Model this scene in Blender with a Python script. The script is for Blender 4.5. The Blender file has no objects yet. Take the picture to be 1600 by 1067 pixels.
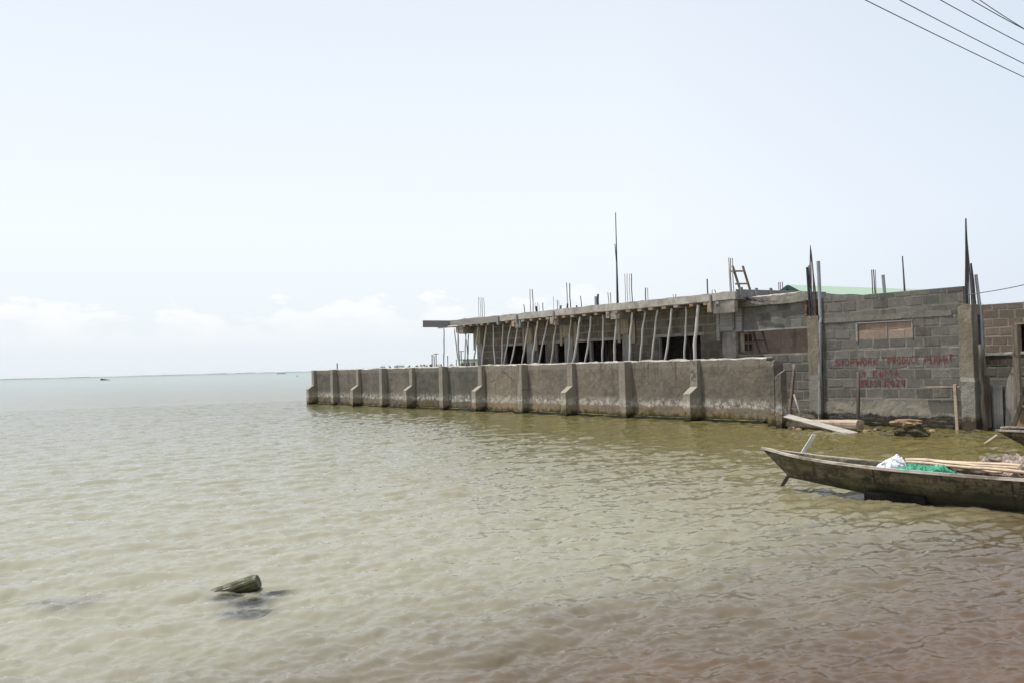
import bpy, math, random
import numpy as np
from mathutils import Vector, Matrix, noise as mnoise

random.seed(7)
R = math.radians
scene = bpy.context.scene
col = scene.collection

# ------------------------------------------------------------------ camera
EYE = 1.75
FOC = 1556.0                      # focal length in pixels of the 1600 px wide photograph
ROLL = math.atan(0.0259)
PITCH = math.atan(37.8 * math.cos(ROLL) / FOC)
fwd = Vector((0, math.cos(PITCH), math.sin(PITCH)))
up0 = Vector((0, -math.sin(PITCH), math.cos(PITCH)))
cr = Vector((1, 0, 0)) * math.cos(ROLL) - up0 * math.sin(ROLL)
cu = up0 * math.cos(ROLL) + Vector((1, 0, 0)) * math.sin(ROLL)
cam_d = bpy.data.cameras.new("camera")
cam = bpy.data.objects.new("camera", cam_d)
col.objects.link(cam)
cam_d.sensor_width = 36.0
cam_d.lens = 36.0 * FOC / 1600.0
cam_d.clip_start = 0.1
cam_d.clip_end = 40000
m3 = Matrix((cr, cu, -fwd)).transposed()
cam.matrix_world = Matrix.Translation((0, 0, EYE)) @ m3.to_4x4()
cam_d.dof.use_dof = True
cam_d.dof.focus_distance = 27.0
cam_d.dof.aperture_fstop = 3.2
scene.camera = cam

# ------------------------------------------------------------------ world, sun, exposure
SUN_EL, SUN_AZ = R(71), R(-80)     # azimuth measured from +Y towards +X
world = bpy.data.worlds.new("World")
scene.world = world
world.use_nodes = True
wn, wl = world.node_tree.nodes, world.node_tree.links
wn.clear()
w_out = wn.new('ShaderNodeOutputWorld')
w_bg = wn.new('ShaderNodeBackground')
w_bg.inputs['Strength'].default_value = 0.12
sky = wn.new('ShaderNodeTexSky')
sky.sky_type = 'NISHITA'
sky.sun_disc = False
sky.sun_elevation = SUN_EL
sky.sun_rotation = SUN_AZ
sky.air_density = 1.0
sky.dust_density = 2.0
sky.ozone_density = 1.0


def wmath(op, a, b=None, c=None, clamp=False):
    n = wn.new('ShaderNodeMath'); n.operation = op; n.use_clamp = clamp
    for i, v in enumerate((a, b, c)):
        if v is None: continue
        if isinstance(v, (int, float)): n.inputs[i].default_value = v
        else: wl.new(v, n.inputs[i])
    return n.outputs[0]


def wmix(fac, a, b):
    n = wn.new('ShaderNodeMix'); n.data_type = 'RGBA'
    for i, v in ((0, fac), (6, a), (7, b)):
        if isinstance(v, (int, float)): n.inputs[i].default_value = v
        elif isinstance(v, tuple): n.inputs[i].default_value = v
        else: wl.new(v, n.inputs[i])
    return n.outputs[2]


w_tc = wn.new('ShaderNodeTexCoord')
w_sep = wn.new('ShaderNodeSeparateXYZ')
wl.new(w_tc.outputs['Generated'], w_sep.inputs[0])
zc = w_sep.outputs['Z']
w_map = wn.new('ShaderNodeMapping')
wl.new(w_tc.outputs['Generated'], w_map.inputs['Vector'])
w_map.inputs['Scale'].default_value = (1, 1, 2.3)
w_n1 = wn.new('ShaderNodeTexNoise')
w_n1.inputs['Scale'].default_value = 19
w_n1.inputs['Detail'].default_value = 9
w_n1.inputs['Roughness'].default_value = 0.55
wl.new(w_map.outputs[0], w_n1.inputs['Vector'])
w_n2 = wn.new('ShaderNodeTexNoise')
w_n2.inputs['Scale'].default_value = 9.0
w_n2.inputs['Detail'].default_value = 2
wl.new(w_map.outputs[0], w_n2.inputs['Vector'])
HAZE_SKY = (6.68, 7.00, 7.30, 1)      # bright humid haze, x 0.12
# haze is thickest near the horizon and towards the sun
hz = wmath('MULTIPLY', zc, -0.62)
hz = wmath('ADD', hz, 0.96, clamp=True)
hzc = wmath('MULTIPLY', zc, 7.5, clamp=True)          # denser, greyer air right above the water
haze_col = wmix(hzc, (5.75, 6.15, 6.50, 1), HAZE_SKY)
w_r = wmath('SUBTRACT', w_sep.outputs['X'], 0.12)     # a deeper blue away from the sun
w_r = wmath('MULTIPLY', w_r, 1.1, clamp=True)
haze_col = wmix(w_r, haze_col, (4.0, 4.75, 6.0, 1))
base_sky = wmix(hz, sky.outputs[0], haze_col)
# bank of fair-weather cumulus low over the water
e_top = wmath('MULTIPLY', w_n2.outputs['Fac'], 0.050)
e_top = wmath('ADD', e_top, 0.038)
d_top = wmath('SUBTRACT', e_top, zc)
d_top = wmath('MULTIPLY', d_top, 17.0)
c1 = wmath('SUBTRACT', w_n1.outputs['Fac'], 0.5)
c1 = wmath('MULTIPLY', c1, 2.1)
c1 = wmath('ADD', c1, d_top)
c1 = wmath('MULTIPLY', c1, 7.0, clamp=True)
low = wmath('SUBTRACT', zc, 0.026)
low = wmath('MULTIPLY', low, 30.0, clamp=True)
c1 = wmath('MULTIPLY', c1, low)
soft = wmath('SUBTRACT', w_n1.outputs['Fac'], 0.30)
soft = wmath('MULTIPLY', soft, 2.6, clamp=True)
c1 = wmath('MULTIPLY', c1, soft)
c1 = wmath('MULTIPLY', c1, 0.7)
w_x = wmath('MULTIPLY', w_sep.outputs['X'], -7.0)      # the bank thins out towards the land
w_x = wmath('ADD', w_x, 1.0, clamp=True)
c1 = wmath('MULTIPLY', c1, w_x)
clouded = wmix(c1, base_sky, (7.3, 7.25, 7.2, 1))
wl.new(clouded, w_bg.inputs['Color'])
wl.new(w_bg.outputs[0], w_out.inputs['Surface'])

s_dir = Vector((math.sin(SUN_AZ) * math.cos(SUN_EL), math.cos(SUN_AZ) * math.cos(SUN_EL), math.sin(SUN_EL)))
sun_d = bpy.data.lights.new("sun", 'SUN')
sun_d.energy = 4.7
sun_d.angle = R(0.55)
sun_d.color = (1.0, 0.95, 0.87)
sun = bpy.data.objects.new("sun", sun_d)
col.objects.link(sun)
sun.rotation_euler = s_dir.to_track_quat('Z', 'Y').to_euler()
sun.location = (0, 0, 60)

scene.render.engine = 'CYCLES'
scene.view_settings.view_transform = 'Standard'
scene.view_settings.look = 'None'
scene.view_settings.exposure = 0.30
scene.view_settings.gamma = 1.0
scene.cycles.max_bounces = 8
scene.cycles.transparent_max_bounces = 8
scene.cycles.sample_clamp_indirect = 6.0
scene.cycles.use_denoising = True
scene.cycles.denoising_prefilter = 'ACCURATE'
scene.cycles.use_adaptive_sampling = False

# ------------------------------------------------------------------ surveying helpers
TH = math.atan(1045 / FOC)        # the sea wall runs this far left of the view axis
DU = Vector((math.sin(TH), -math.cos(TH), 0))     # along the wall, towards the near end
DW = Vector((math.cos(TH), math.sin(TH), 0))      # inland
CAMP = Vector((0, 0, EYE))


def ray(px, py):
    return fwd * FOC + cr * (px - 800) + cu * (533.5 - py)


def on_z(px, py, z=0.0):
    d = ray(px, py)
    return CAMP + d * ((z - EYE) / d.z)


ORG = on_z(1201, 661.6)


def uw(P):
    q = P - ORG
    return Vector((q.dot(DU), q.dot(DW), P.z))


def on_w(px, py, w):
    d = ray(px, py)
    t = (ORG + DW * w - CAMP).dot(DW) / d.dot(DW)
    return uw(CAMP + d * t)


def on_u(px, py, u):
    d = ray(px, py)
    t = (ORG + DU * u - CAMP).dot(DU) / d.dot(DU)
    return uw(CAMP + d * t)


def at_y(px, py, Y):
    d = ray(px, py)
    return CAMP + d * (Y / d.y)


class Frame:
    def __init__(s, org, rz):
        s.org = Vector(org); s.rz = rz
        s.m = Matrix.Rotation(rz, 3, 'Z')

    def w(s, p):
        return s.org + s.m @ Vector(p)


FB = Frame((ORG.x, ORG.y, 0), TH - math.pi / 2)   # x = u, y = w
FW = Frame((0, 0, 0), 0)

# ------------------------------------------------------------------ mesh builder


def nz(p, s=1.0, seed=0.0):
    return mnoise.noise(Vector((p[0] * s + seed, p[1] * s + seed * 1.7, p[2] * s - seed)))


def nv(p, s, seed=0.0):
    return mnoise.noise_vector(Vector((p[0] * s + seed, p[1] * s - seed, p[2] * s + 2 * seed)))


class MB:
    def __init__(s):
        s.v = []; s.f = []; s.m = []; s.t = []

    def face(s, idx, mat=0, tone=0.5):
        s.f.append(tuple(idx)); s.m.append(mat); s.t.append(tone)

    def hexa(s, p, mat=0, tone=0.5, skip=()):
        b = len(s.v)
        s.v += [Vector(q) for q in p]
        for i, q in enumerate(((0, 3, 2, 1), (4, 5, 6, 7), (0, 1, 5, 4), (1, 2, 6, 5), (2, 3, 7, 6), (3, 0, 4, 7))):
            if i in skip: continue
            s.face([b + k for k in q], mat, tone)

    def box(s, x0, x1, y0, y1, z0, z1, mat=0, tone=0.5, skip=()):
        s.hexa(((x0, y0, z0), (x1, y0, z0), (x1, y1, z0), (x0, y1, z0),
                (x0, y0, z1), (x1, y0, z1), (x1, y1, z1), (x0, y1, z1)), mat, tone, skip)

    def gridbox(s, x0, x1, y0, y1, z0, z1, step=0.15, jit=0.01, sc=3.0, mat=0, tone=0.5, top=0.0, f=None):
        """box with subdivided faces and cast-concrete unevenness"""
        nx = max(1, round((x1 - x0) / step)); ny = max(1, round((y1 - y0) / step)); nzn = max(1, round((z1 - z0) / step))
        idx = {}

        def vid(i, j, k):
            key = (i, j, k)
            if key not in idx:
                p = Vector((x0 + (x1 - x0) * i / nx, y0 + (y1 - y0) * j / ny, z0 + (z1 - z0) * k / nzn))
                d = nv(p, sc, 3.1) * jit + nv(p, sc * 4.1, 9.1) * jit * 0.45
                if k == nzn and top:
                    d = d + Vector((0, 0, top * (nz(p, 2.1, 5) + 0.8 * nz(p, 7.3, 2))))
                q = p + d
                if f: q = f(q)
                idx[key] = len(s.v); s.v.append(q)
            return idx[key]
        for i in range(nx):
            for j in range(ny):
                s.face((vid(i, j, 0), vid(i, j + 1, 0), vid(i + 1, j + 1, 0), vid(i + 1, j, 0)), mat, tone)
                s.face((vid(i, j, nzn), vid(i + 1, j, nzn), vid(i + 1, j + 1, nzn), vid(i, j + 1, nzn)), mat, tone)
        for i in range(nx):
            for k in range(nzn):
                s.face((vid(i, 0, k), vid(i + 1, 0, k), vid(i + 1, 0, k + 1), vid(i, 0, k + 1)), mat, tone)
                s.face((vid(i, ny, k), vid(i, ny, k + 1), vid(i + 1, ny, k + 1), vid(i + 1, ny, k)), mat, tone)
        for j in range(ny):
            for k in range(nzn):
                s.face((vid(0, j, k), vid(0, j, k + 1), vid(0, j + 1, k + 1), vid(0, j + 1, k)), mat, tone)
                s.face((vid(nx, j, k), vid(nx, j + 1, k), vid(nx, j + 1, k + 1), vid(nx, j, k + 1)), mat, tone)

    def tube(s, pts, r, n=8, mat=0, tone=0.5, cap=True):
        pts = [Vector(p) for p in pts]
        rr = r if isinstance(r, (list, tuple)) else [r] * len(pts)
        b = len(s.v)
        prev = None
        for i, p in enumerate(pts):
            a = pts[max(0, i - 1)]; c = pts[min(len(pts) - 1, i + 1)]
            t = (c - a).normalized()
            if prev is None:
                ref = Vector((0, 0, 1)) if abs(t.z) < 0.9 else Vector((1, 0, 0))
                x = t.cross(ref).normalized()
            else:
                x = (prev - t * prev.dot(t)).normalized()
            prev = x
            y = t.cross(x)
            for k in range(n):
                an = 2 * math.pi * k / n
                s.v.append(p + (x * math.cos(an) + y * math.sin(an)) * rr[i])
        for i in range(len(pts) - 1):
            for k in range(n):
                s.face((b + i * n + k, b + i * n + (k + 1) % n, b + (i + 1) * n + (k + 1) % n, b + (i + 1) * n + k), mat, tone)
        if cap:
            s.face([b + k for k in range(n)][::-1], mat, tone)
            e = b + (len(pts) - 1) * n
            s.face([e + k for k in range(n)], mat, tone)

    def bar(s, a, c, w, h, up=(0, 0, 1), mat=0, tone=0.5):
        """rectangular timber from a to c"""
        a = Vector(a); c = Vector(c); t = (c - a).normalized()
        x = t.cross(Vector(up))
        if x.length < 1e-4: x = t.cross(Vector((1, 0, 0)))
        x.normalize(); y = x.cross(t).normalized()
        p = []
        for e in (a, c):
            for sx, sy in ((-1, -1), (1, -1), (1, 1), (-1, 1)):
                p.append(e + x * (sx * w / 2) + y * (sy * h / 2))
        s.hexa(p, mat, tone)

    def prism(s, poly, vec, mat=0, tone=0.5):
        b = len(s.v); n = len(poly); vec = Vector(vec)
        s.v += [Vector(p) for p in poly] + [Vector(p) + vec for p in poly]
        s.face([b + i for i in range(n)], mat, tone)
        s.face([b + n + i for i in range(n)][::-1], mat, tone)
        for i in range(n):
            j = (i + 1) % n
            s.face((b + i, b + n + i, b + n + j, b + j), mat, tone)

    def build(s, name, mats, parent=None, base=(0, 0, 0), smooth=False, bevel=0.0):
        me = bpy.data.meshes.new(name)
        b = Vector(base)
        me.from_pydata([tuple(v - b) for v in s.v], [], s.f)
        if not isinstance(mats, (list, tuple)): mats = [mats]
        for m in mats: me.materials.append(m)
        me.polygons.foreach_set('material_index', s.m)
        at = me.attributes.new('tone', 'FLOAT', 'FACE')
        at.data.foreach_set('value', [float(x) for x in s.t])
        if smooth: me.polygons.foreach_set('use_smooth', [True] * len(me.polygons))
        me.update()
        o = bpy.data.objects.new(name, me)
        col.objects.link(o)
        if parent is not None: o.parent = parent
        if bevel:
            md = o.modifiers.new('bevel', 'BEVEL'); md.width = bevel; md.segments = 2; md.limit_method = 'ANGLE'
        return o


def tag(o, label=None, cat=None, group=None, kind=None):
    if label and not kind and 'wall' in o.name: o['kind'] = 'thing'
    if label: o['label'] = label
    if cat: o['category'] = cat
    if group: o['group'] = group
    if kind: o['kind'] = kind
    return o


class Thing:
    """an Empty at the base of a thing; parts are added in the coordinates of its frame"""
    def __init__(s, name, label, cat, base, frame=None, group=None):
        s.frame = frame or FB; s.base = Vector(base)
        e = bpy.data.objects.new(name, None)
        e.empty_display_size = 0.3
        col.objects.link(e)
        e.location = s.frame.w(base); e.rotation_euler = (0, 0, s.frame.rz)
        tag(e, label, cat, group)
        s.e = e

    def part(s, name, mb, mats, smooth=False, parent=None, bevel=0.0):
        return mb.build(name, mats, parent or s.e, s.base, smooth, bevel)


def single(name, label, cat, mb, mats, base, frame=None, group=None, smooth=False, bevel=0.0, kind=None):
    frame = frame or FB
    o = mb.build(name, mats, None, base, smooth, bevel)
    o.location = frame.w(base); o.rotation_euler = (0, 0, frame.rz)
    tag(o, label, cat, group, kind)
    return o

# ------------------------------------------------------------------ materials


class NT:
    def __init__(s, name):
        s.m = bpy.data.materials.new(name); s.m.use_nodes = True
        s.n = s.m.node_tree.nodes; s.l = s.m.node_tree.links
        s.bsdf = s.n['Principled BSDF']; s.out = s.n['Material Output']
        s.geo = s.n.new('ShaderNodeNewGeometry')
        s.tc = s.n.new('ShaderNodeTexCoord')
        s.pos = s.geo.outputs['Position']

    def set(s, sock, v):
        if hasattr(v, 'is_linked') or isinstance(v, bpy.types.NodeSocket): s.l.new(v, sock)
        elif isinstance(v, tuple) and len(v) == 3 and sock.type == 'RGBA': sock.default_value = (*v, 1)
        else: sock.default_value = v

    def math(s, op, a, b=None, c=None, clamp=False):
        n = s.n.new('ShaderNodeMath'); n.operation = op; n.use_clamp = clamp
        for i, v in enumerate((a, b, c)):
            if v is not None: s.set(n.inputs[i], v)
        return n.outputs[0]

    def noise(s, scale, detail=4, rough=0.6, vec=None, stretch=None, dist=0.0):
        v = vec or s.pos
        if stretch:
            mp = s.n.new('ShaderNodeMapping'); s.l.new(v, mp.inputs['Vector'])
            mp.inputs['Scale'].default_value = stretch; v = mp.outputs[0]
        n = s.n.new('ShaderNodeTexNoise')
        s.l.new(v, n.inputs['Vector'])
        n.inputs['Scale'].default_value = scale; n.inputs['Detail'].default_value = detail
        n.inputs['Roughness'].default_value = rough; n.inputs['Distortion'].default_value = dist
        return n.outputs['Fac']

    def mix(s, fac, a, b, blend='MIX'):
        n = s.n.new('ShaderNodeMix'); n.data_type = 'RGBA'; n.blend_type = blend
        s.set(n.inputs[0], fac); s.set(n.inputs[6], a); s.set(n.inputs[7], b)
        return n.outputs[2]

    def step(s, v, lo, hi):
        n = s.n.new('ShaderNodeMapRange'); n.interpolation_type = 'SMOOTHSTEP'
        s.set(n.inputs[0], v); n.inputs[1].default_value = lo; n.inputs[2].default_value = hi
        return n.outputs[0]

    def attr(s, name='tone'):
        n = s.n.new('ShaderNodeAttribute'); n.attribute_name = name
        return n.outputs['Fac']

    def zpos(s):
        n = s.n.new('ShaderNodeSeparateXYZ'); s.l.new(s.pos, n.inputs[0]); return n.outputs['Z']

    def bump(s, h, strength=0.5, dist=0.02, prev=None):
        n = s.n.new('ShaderNodeBump'); n.inputs['Strength'].default_value = strength
        n.inputs['Distance'].default_value = dist
        s.l.new(h, n.inputs['Height'])
        if prev is not None: s.l.new(prev, n.inputs['Normal'])
        return n.outputs[0]

    def deepen(s, color, g=1.35, pivot=0.17):
        gm = s.n.new('ShaderNodeGamma'); s.set(gm.inputs[0], color); gm.inputs[1].default_value = g
        k = pivot ** (1 - g)
        return s.mix(1.0, gm.outputs[0], (k, k, k), 'MULTIPLY')

    def done(s, color, rough=0.85, normal=None, metal=0.0, spec=0.3, deep=1.0):
        if deep != 1.0: color = s.deepen(color, deep)
        s.set(s.bsdf.inputs['Base Color'], color)
        s.set(s.bsdf.inputs['Roughness'], rough)
        s.bsdf.inputs['Metallic'].default_value = metal
        s.bsdf.inputs['Specular IOR Level'].default_value = spec
        if normal is not None: s.l.new(normal, s.bsdf.inputs['Normal'])
        return s.m


def mat_mottled(name, a, b, scale=3.0, rough=0.85, fine=40, bump=0.4, bdist=0.01, spec=0.3, dark=None, stretch=None, metal=0.0):
    t = NT(name)
    n1 = t.noise(scale, 6, 0.65, stretch=stretch); n2 = t.noise(fine, 4, 0.7, stretch=stretch)
    c = t.mix(t.step(n1, 0.3, 0.7), a, b)
    c = t.mix(0.35, c, t.mix(t.step(n2, 0.25, 0.75), (0.5, 0.5, 0.5), (1.0, 1.0, 1.0)), 'MULTIPLY')
    if dark:
        n3 = t.noise(scale * 0.43, 5, 0.6)
        c = t.mix(t.math('MULTIPLY', t.step(n3, 0.55, 0.72), 0.7), c, dark)
    return t.done(c, rough, t.bump(n2, bump, bdist), metal, spec, deep=1.3 if dark else 1.0)


def mat_seawall(name="seawall_concrete", k=0.0):
    t = NT(name)
    z = t.zpos()
    n1 = t.noise(0.55, 5, 0.6); n2 = t.noise(5.5, 6, 0.7); n3 = t.noise(38, 5, 0.75)
    str_ = t.noise(3.2, 5, 0.65, stretch=(1, 1, 0.18))
    tone = t.attr()
    c = t.mix(t.math('ADD', t.math('MULTIPLY', t.step(n1, 0.33, 0.66), 0.4), t.math('MULTIPLY', tone, 0.6), clamp=True), (0.085, 0.083, 0.078), (0.196, 0.173, 0.142))
    top = t.step(t.math('ADD', z, t.math('MULTIPLY', t.math('SUBTRACT', n2, 0.5), 0.16)), 1.56, 1.60)
    c = t.mix(t.math('MULTIPLY', top, 0.45), c, (0.22, 0.21, 0.19))
    c = t.mix(t.math('MULTIPLY', t.step(n2, 0.38, 0.75), 0.55), c, t.mix(tone, (0.155, 0.148, 0.132), (0.270, 0.234, 0.188)))
    c = t.mix(t.math('MULTIPLY', t.step(str_, 0.52, 0.75), 0.45), c, (0.070, 0.066, 0.060))
    if k: c = t.mix(k, c, t.mix(n2, (0.195, 0.182, 0.158), (0.285, 0.265, 0.228)))
    pt = t.step(t.noise(0.9, 7, 0.62, dist=0.4), 0.56, 0.585)            # later render patches with a hard edge
    c = t.mix(t.math('MULTIPLY', pt, 0.35), c, (0.190, 0.180, 0.160))
    drip = t.math('MULTIPLY', t.step(t.noise(4.2, 6, 0.7, stretch=(1, 1, 0.07)), 0.55, 0.68), t.step(z, 0.55, 1.7))
    c = t.mix(t.math('MULTIPLY', drip, 0.55), c, (0.055, 0.052, 0.046))
    vo = t.n.new('ShaderNodeTexVoronoi'); vo.feature = 'DISTANCE_TO_EDGE'; vo.inputs['Scale'].default_value = 0.75
    wv = t.n.new('ShaderNodeMix'); wv.data_type = 'VECTOR'; wv.inputs[0].default_value = 0.10
    nn = t.n.new('ShaderNodeTexNoise'); nn.inputs['Scale'].default_value = 5; t.l.new(t.pos, nn.inputs['Vector'])
    t.l.new(t.pos, wv.inputs[4]); t.l.new(nn.outputs['Color'], wv.inputs[5]); t.l.new(wv.outputs[1], vo.inputs['Vector'])
    crack = t.math('SUBTRACT', 1.0, t.step(vo.outputs['Distance'], 0.002, 0.010))
    crack = t.math('MULTIPLY', crack, t.step(n1, 0.45, 0.55))
    c = t.mix(t.math('MULTIPLY', crack, 0.6), c, (0.045, 0.042, 0.038))
    # water marks left by the lagoon: brown tide band, white salt line, algae at the foot
    zj = t.math('ADD', z, t.math('MULTIPLY', t.math('SUBTRACT', n2, 0.5), 0.30))
    zj2 = t.math('ADD', z, t.math('MULTIPLY', t.math('SUBTRACT', n1, 0.5), 0.25))
    salt = t.math('MULTIPLY', t.step(zj2, 0.33, 0.42), t.math('SUBTRACT', 1.0, t.step(zj, 0.45, 0.75)))
    salt = t.math('MULTIPLY', salt, t.step(t.noise(7, 6, 0.78), 0.40, 0.62))
    c = t.mix(t.math('MULTIPLY', salt, 0.85), c, (0.42, 0.405, 0.375))
    tide = t.math('SUBTRACT', 1.0, t.step(zj2, 0.36, 0.42))
    tk = t.math('ADD', t.math('MULTIPLY', tone, 0.40), t.math('MULTIPLY', t.step(t.noise(0.7, 3, 0.5), 0.4, 0.65), 0.35), clamp=True)
    c = t.mix(t.math('MULTIPLY', tide, tk), c, t.mix(n2, (0.17, 0.128, 0.085), (0.28, 0.22, 0.155)))
    must = t.math('MULTIPLY', t.math('SUBTRACT', 1.0, t.step(t.math('ADD', z, t.math('MULTIPLY', t.math('SUBTRACT', n2, 0.5), 0.9)), 0.18, 0.40)), t.step(t.noise(0.62, 5, 0.65), 0.50, 0.60))
    c = t.mix(t.math('MULTIPLY', must, 0.8), c, t.mix(t.step(n3, 0.35, 0.65), (0.05, 0.042, 0.012), (0.165, 0.125, 0.030)))
    alg = t.math('SUBTRACT', 1.0, t.step(t.math('ADD', z, t.math('MULTIPLY', t.math('SUBTRACT', n2, 0.5), 0.5)), 0.06, 0.24))
    c = t.mix(t.math('MULTIPLY', alg, 0.9), c, t.mix(t.step(n3, 0.35, 0.65), (0.026, 0.026, 0.010), (0.105, 0.090, 0.022)))
    foot = t.math('SUBTRACT', 1.0, t.step(zj, 0.01, 0.15))
    c = t.mix(foot, c, (0.022, 0.022, 0.013))
    c = t.mix(0.35, c, t.mix(t.step(n3, 0.3, 0.7), (0.45, 0.45, 0.45), (1, 1, 1)), 'MULTIPLY')
    nb = t.bump(t.noise(2.2, 6, 0.6, stretch=(1, 1, 1.8)), 0.22, 0.10); nb = t.bump(n2, 0.35, 0.04, nb); nb = t.bump(n3, 0.4, 0.012, nb)
    return t.done(c, t.math('SUBTRACT', 0.92, t.math('MULTIPLY', foot, 0.55)), nb, deep=1.4)


def mat_block(name, lo, hi, wet=False, patch=None):
    t = NT(name)
    tone = t.attr()
    n1 = t.noise(1.1, 4, 0.6); n2 = t.noise(7, 5, 0.7); n3 = t.noise(55, 4, 0.75)
    k = t.math('ADD', t.math('MULTIPLY', tone, 0.70), t.math('MULTIPLY', t.math('SUBTRACT', n2, 0.35), 0.9), clamp=True)
    c = t.mix(k, lo, hi)
    n4 = t.noise(2.6, 6, 0.72)
    c = t.mix(t.math('MULTIPLY', t.step(n4, 0.52, 0.68), 0.40), c, tuple(x * 1.25 for x in hi))
    c = t.mix(t.math('MULTIPLY', t.step(t.noise(1.9, 6, 0.7, stretch=(1, 1, .35)), 0.54, 0.70), 0.5), c, tuple(x * .62 for x in lo))
    if patch: c = t.mix(t.math('MULTIPLY', t.step(n1, 0.5, 0.66), 0.6), c, patch)
    if wet:
        z = t.zpos()
        zj = t.math('ADD', z, t.math('MULTIPLY', t.math('SUBTRACT', n2, 0.5), 0.35))
        d = t.math('SUBTRACT', 1.0, t.step(zj, 0.12, 0.30))
        c = t.mix(t.math('MULTIPLY', d, 0.85), c, (0.040, 0.030, 0.020))
        sk = t.math('MULTIPLY', t.step(zj, 0.26, 0.36), t.math('SUBTRACT', 1.0, t.step(zj, 0.45, 0.75)))
        c = t.mix(t.math('MULTIPLY', sk, 0.5), c, (0.27, 0.25, 0.22))
    c = t.mix(0.4, c, t.mix(t.step(n3, 0.3, 0.7), (0.45, 0.45, 0.45), (1, 1, 1)), 'MULTIPLY')
    nb = t.bump(n2, 0.5, 0.02); nb = t.bump(n3, 0.7, 0.012, nb)
    return t.done(c, 0.93, nb, deep=1.4)


def mat_column():
    """cast column: tan honeycombed concrete above, smooth grey patch below, wet foot"""
    t = NT("column_concrete")
    z = t.zpos()
    n1 = t.noise(1.7, 5, 0.6); n2 = t.noise(8, 5, 0.7); n3 = t.noise(48, 4, 0.8)
    st = t.noise(6, 4, 0.6, stretch=(1, 1, 0.12))
    c = t.mix(t.step(n1, 0.3, 0.7), (0.175, 0.159, 0.130), (0.245, 0.221, 0.180))
    c = t.mix(t.math('MULTIPLY', t.step(st, 0.5, 0.72), 0.5), c, (0.115, 0.108, 0.095))
    zj = t.math('ADD', z, t.math('MULTIPLY', t.math('SUBTRACT', n1, 0.5), 0.5))
    lowp = t.math('SUBTRACT', 1.0, t.step(zj, 1.18, 1.30))
    c = t.mix(t.math('MULTIPLY', lowp, 0.8), c, t.mix(n2, (0.16, 0.16, 0.145), (0.30, 0.295, 0.27)))
    wet = t.math('SUBTRACT', 1.0, t.step(t.math('ADD', z, t.math('MULTIPLY', t.math('SUBTRACT', n2, 0.5), 0.4)), 0.22, 0.34))
    c = t.mix(t.math('MULTIPLY', wet, 0.85), c, (0.060, 0.045, 0.028))
    c = t.mix(0.55, c, t.mix(t.step(n3, 0.38, 0.62), (0.35, 0.35, 0.35), (1, 1, 1)), 'MULTIPLY')
    nb = t.bump(n2, 0.6, 0.03); nb = t.bump(n3, 0.9, 0.02, nb)
    return t.done(c, 0.92, nb, deep=1.35)


def mat_wood(name, a, b, rough=0.8, grain=(0.25, 9, 9), bump=0.4, dirt=None):
    t = NT(name)
    g = t.noise(4.0, 6, 0.65, vec=t.tc.outputs['Object'], stretch=grain)
    n = t.noise(3.0, 4, 0.6)
    c = t.mix(t.step(g, 0.3, 0.7), a, b)
    if dirt: c = t.mix(t.math('MULTIPLY', t.step(n, 0.48, 0.65), 0.75), c, dirt)
    return t.done(c, rough, t.bump(g, bump, 0.008))


def mat_bamboo():
    t = NT("bamboo_prop")
    tone = t.attr()
    n = t.noise(2.2, 4, 0.6, stretch=(6, 6, 0.6)); n2 = t.noise(30, 3, 0.7)
    c = t.mix(t.math('ADD', t.math('MULTIPLY', tone, 0.6), t.math('MULTIPLY', n, 0.5), clamp=True), (0.17, 0.160, 0.147), (0.55, 0.535, 0.505))
    c = t.mix(t.math('MULTIPLY', t.step(n2, 0.58, 0.72), 0.6), c, (0.11, 0.10, 0.085))
    return t.done(c, 0.7, t.bump(n2, 0.4, 0.006))


def mat_hull():
    t = NT("canoe_hull_wood")
    z = t.zpos()
    g = t.noise(3.0, 7, 0.7, vec=t.tc.outputs['Object'], stretch=(0.5, 2, 5))
    n = t.noise(2.0, 5, 0.65); n2 = t.noise(6.5, 6, 0.78, dist=0.8)
    c = t.mix(t.step(g, 0.32, 0.68), (0.036, 0.029, 0.018), (0.165, 0.136, 0.085))
    c = t.mix(t.math('MULTIPLY', t.step(n2, 0.48, 0.56), 0.85), c, (0.017, 0.014, 0.010))
    c = t.mix(t.math('MULTIPLY', t.step(n, 0.48, 0.62), 0.55), c, (0.070, 0.070, 0.024))
    ob = t.n.new('ShaderNodeSeparateXYZ'); t.l.new(t.tc.outputs['Object'], ob.inputs[0])
    fx = t.math('ADD', ob.outputs['X'], t.math('MULTIPLY', t.math('SUBTRACT', n2, 0.5), 0.03))
    seam = t.math('FRACT', t.math('MULTIPLY', fx, 0.62))
    seam = t.math('SUBTRACT', 1.0, t.step(t.math('ABSOLUTE', t.math('SUBTRACT', seam, 0.5)), 0.004, 0.012))
    c = t.mix(t.math('MULTIPLY', seam, 0.85), c, (0.012, 0.010, 0.008))
    streak = t.noise(9, 5, 0.7, vec=t.tc.outputs['Object'], stretch=(2.2, 2.2, 0.35))
    c = t.mix(t.math('MULTIPLY', t.step(streak, 0.56, 0.68), 0.6), c, (0.018, 0.015, 0.011))
    scr = t.noise(7, 6, 0.75, vec=t.tc.outputs['Object'], stretch=(1, 1, 3.5), dist=1.5)
    c = t.mix(t.math('MULTIPLY', t.step(scr, 0.58, 0.66), 0.6), c, (0.27, 0.235, 0.17))
    lowz = t.math('SUBTRACT', 1.0, t.step(t.math('ADD', z, t.math('MULTIPLY', t.math('SUBTRACT', n, 0.5), 0.25)), 0.08, 0.26))
    c = t.mix(t.math('MULTIPLY', lowz, 0.85), c, (0.020, 0.020, 0.008))
    return t.done(c, 0.75, t.bump(g, 0.6, 0.012), spec=0.35)


M = {}
M['seawall'] = mat_seawall()


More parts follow.
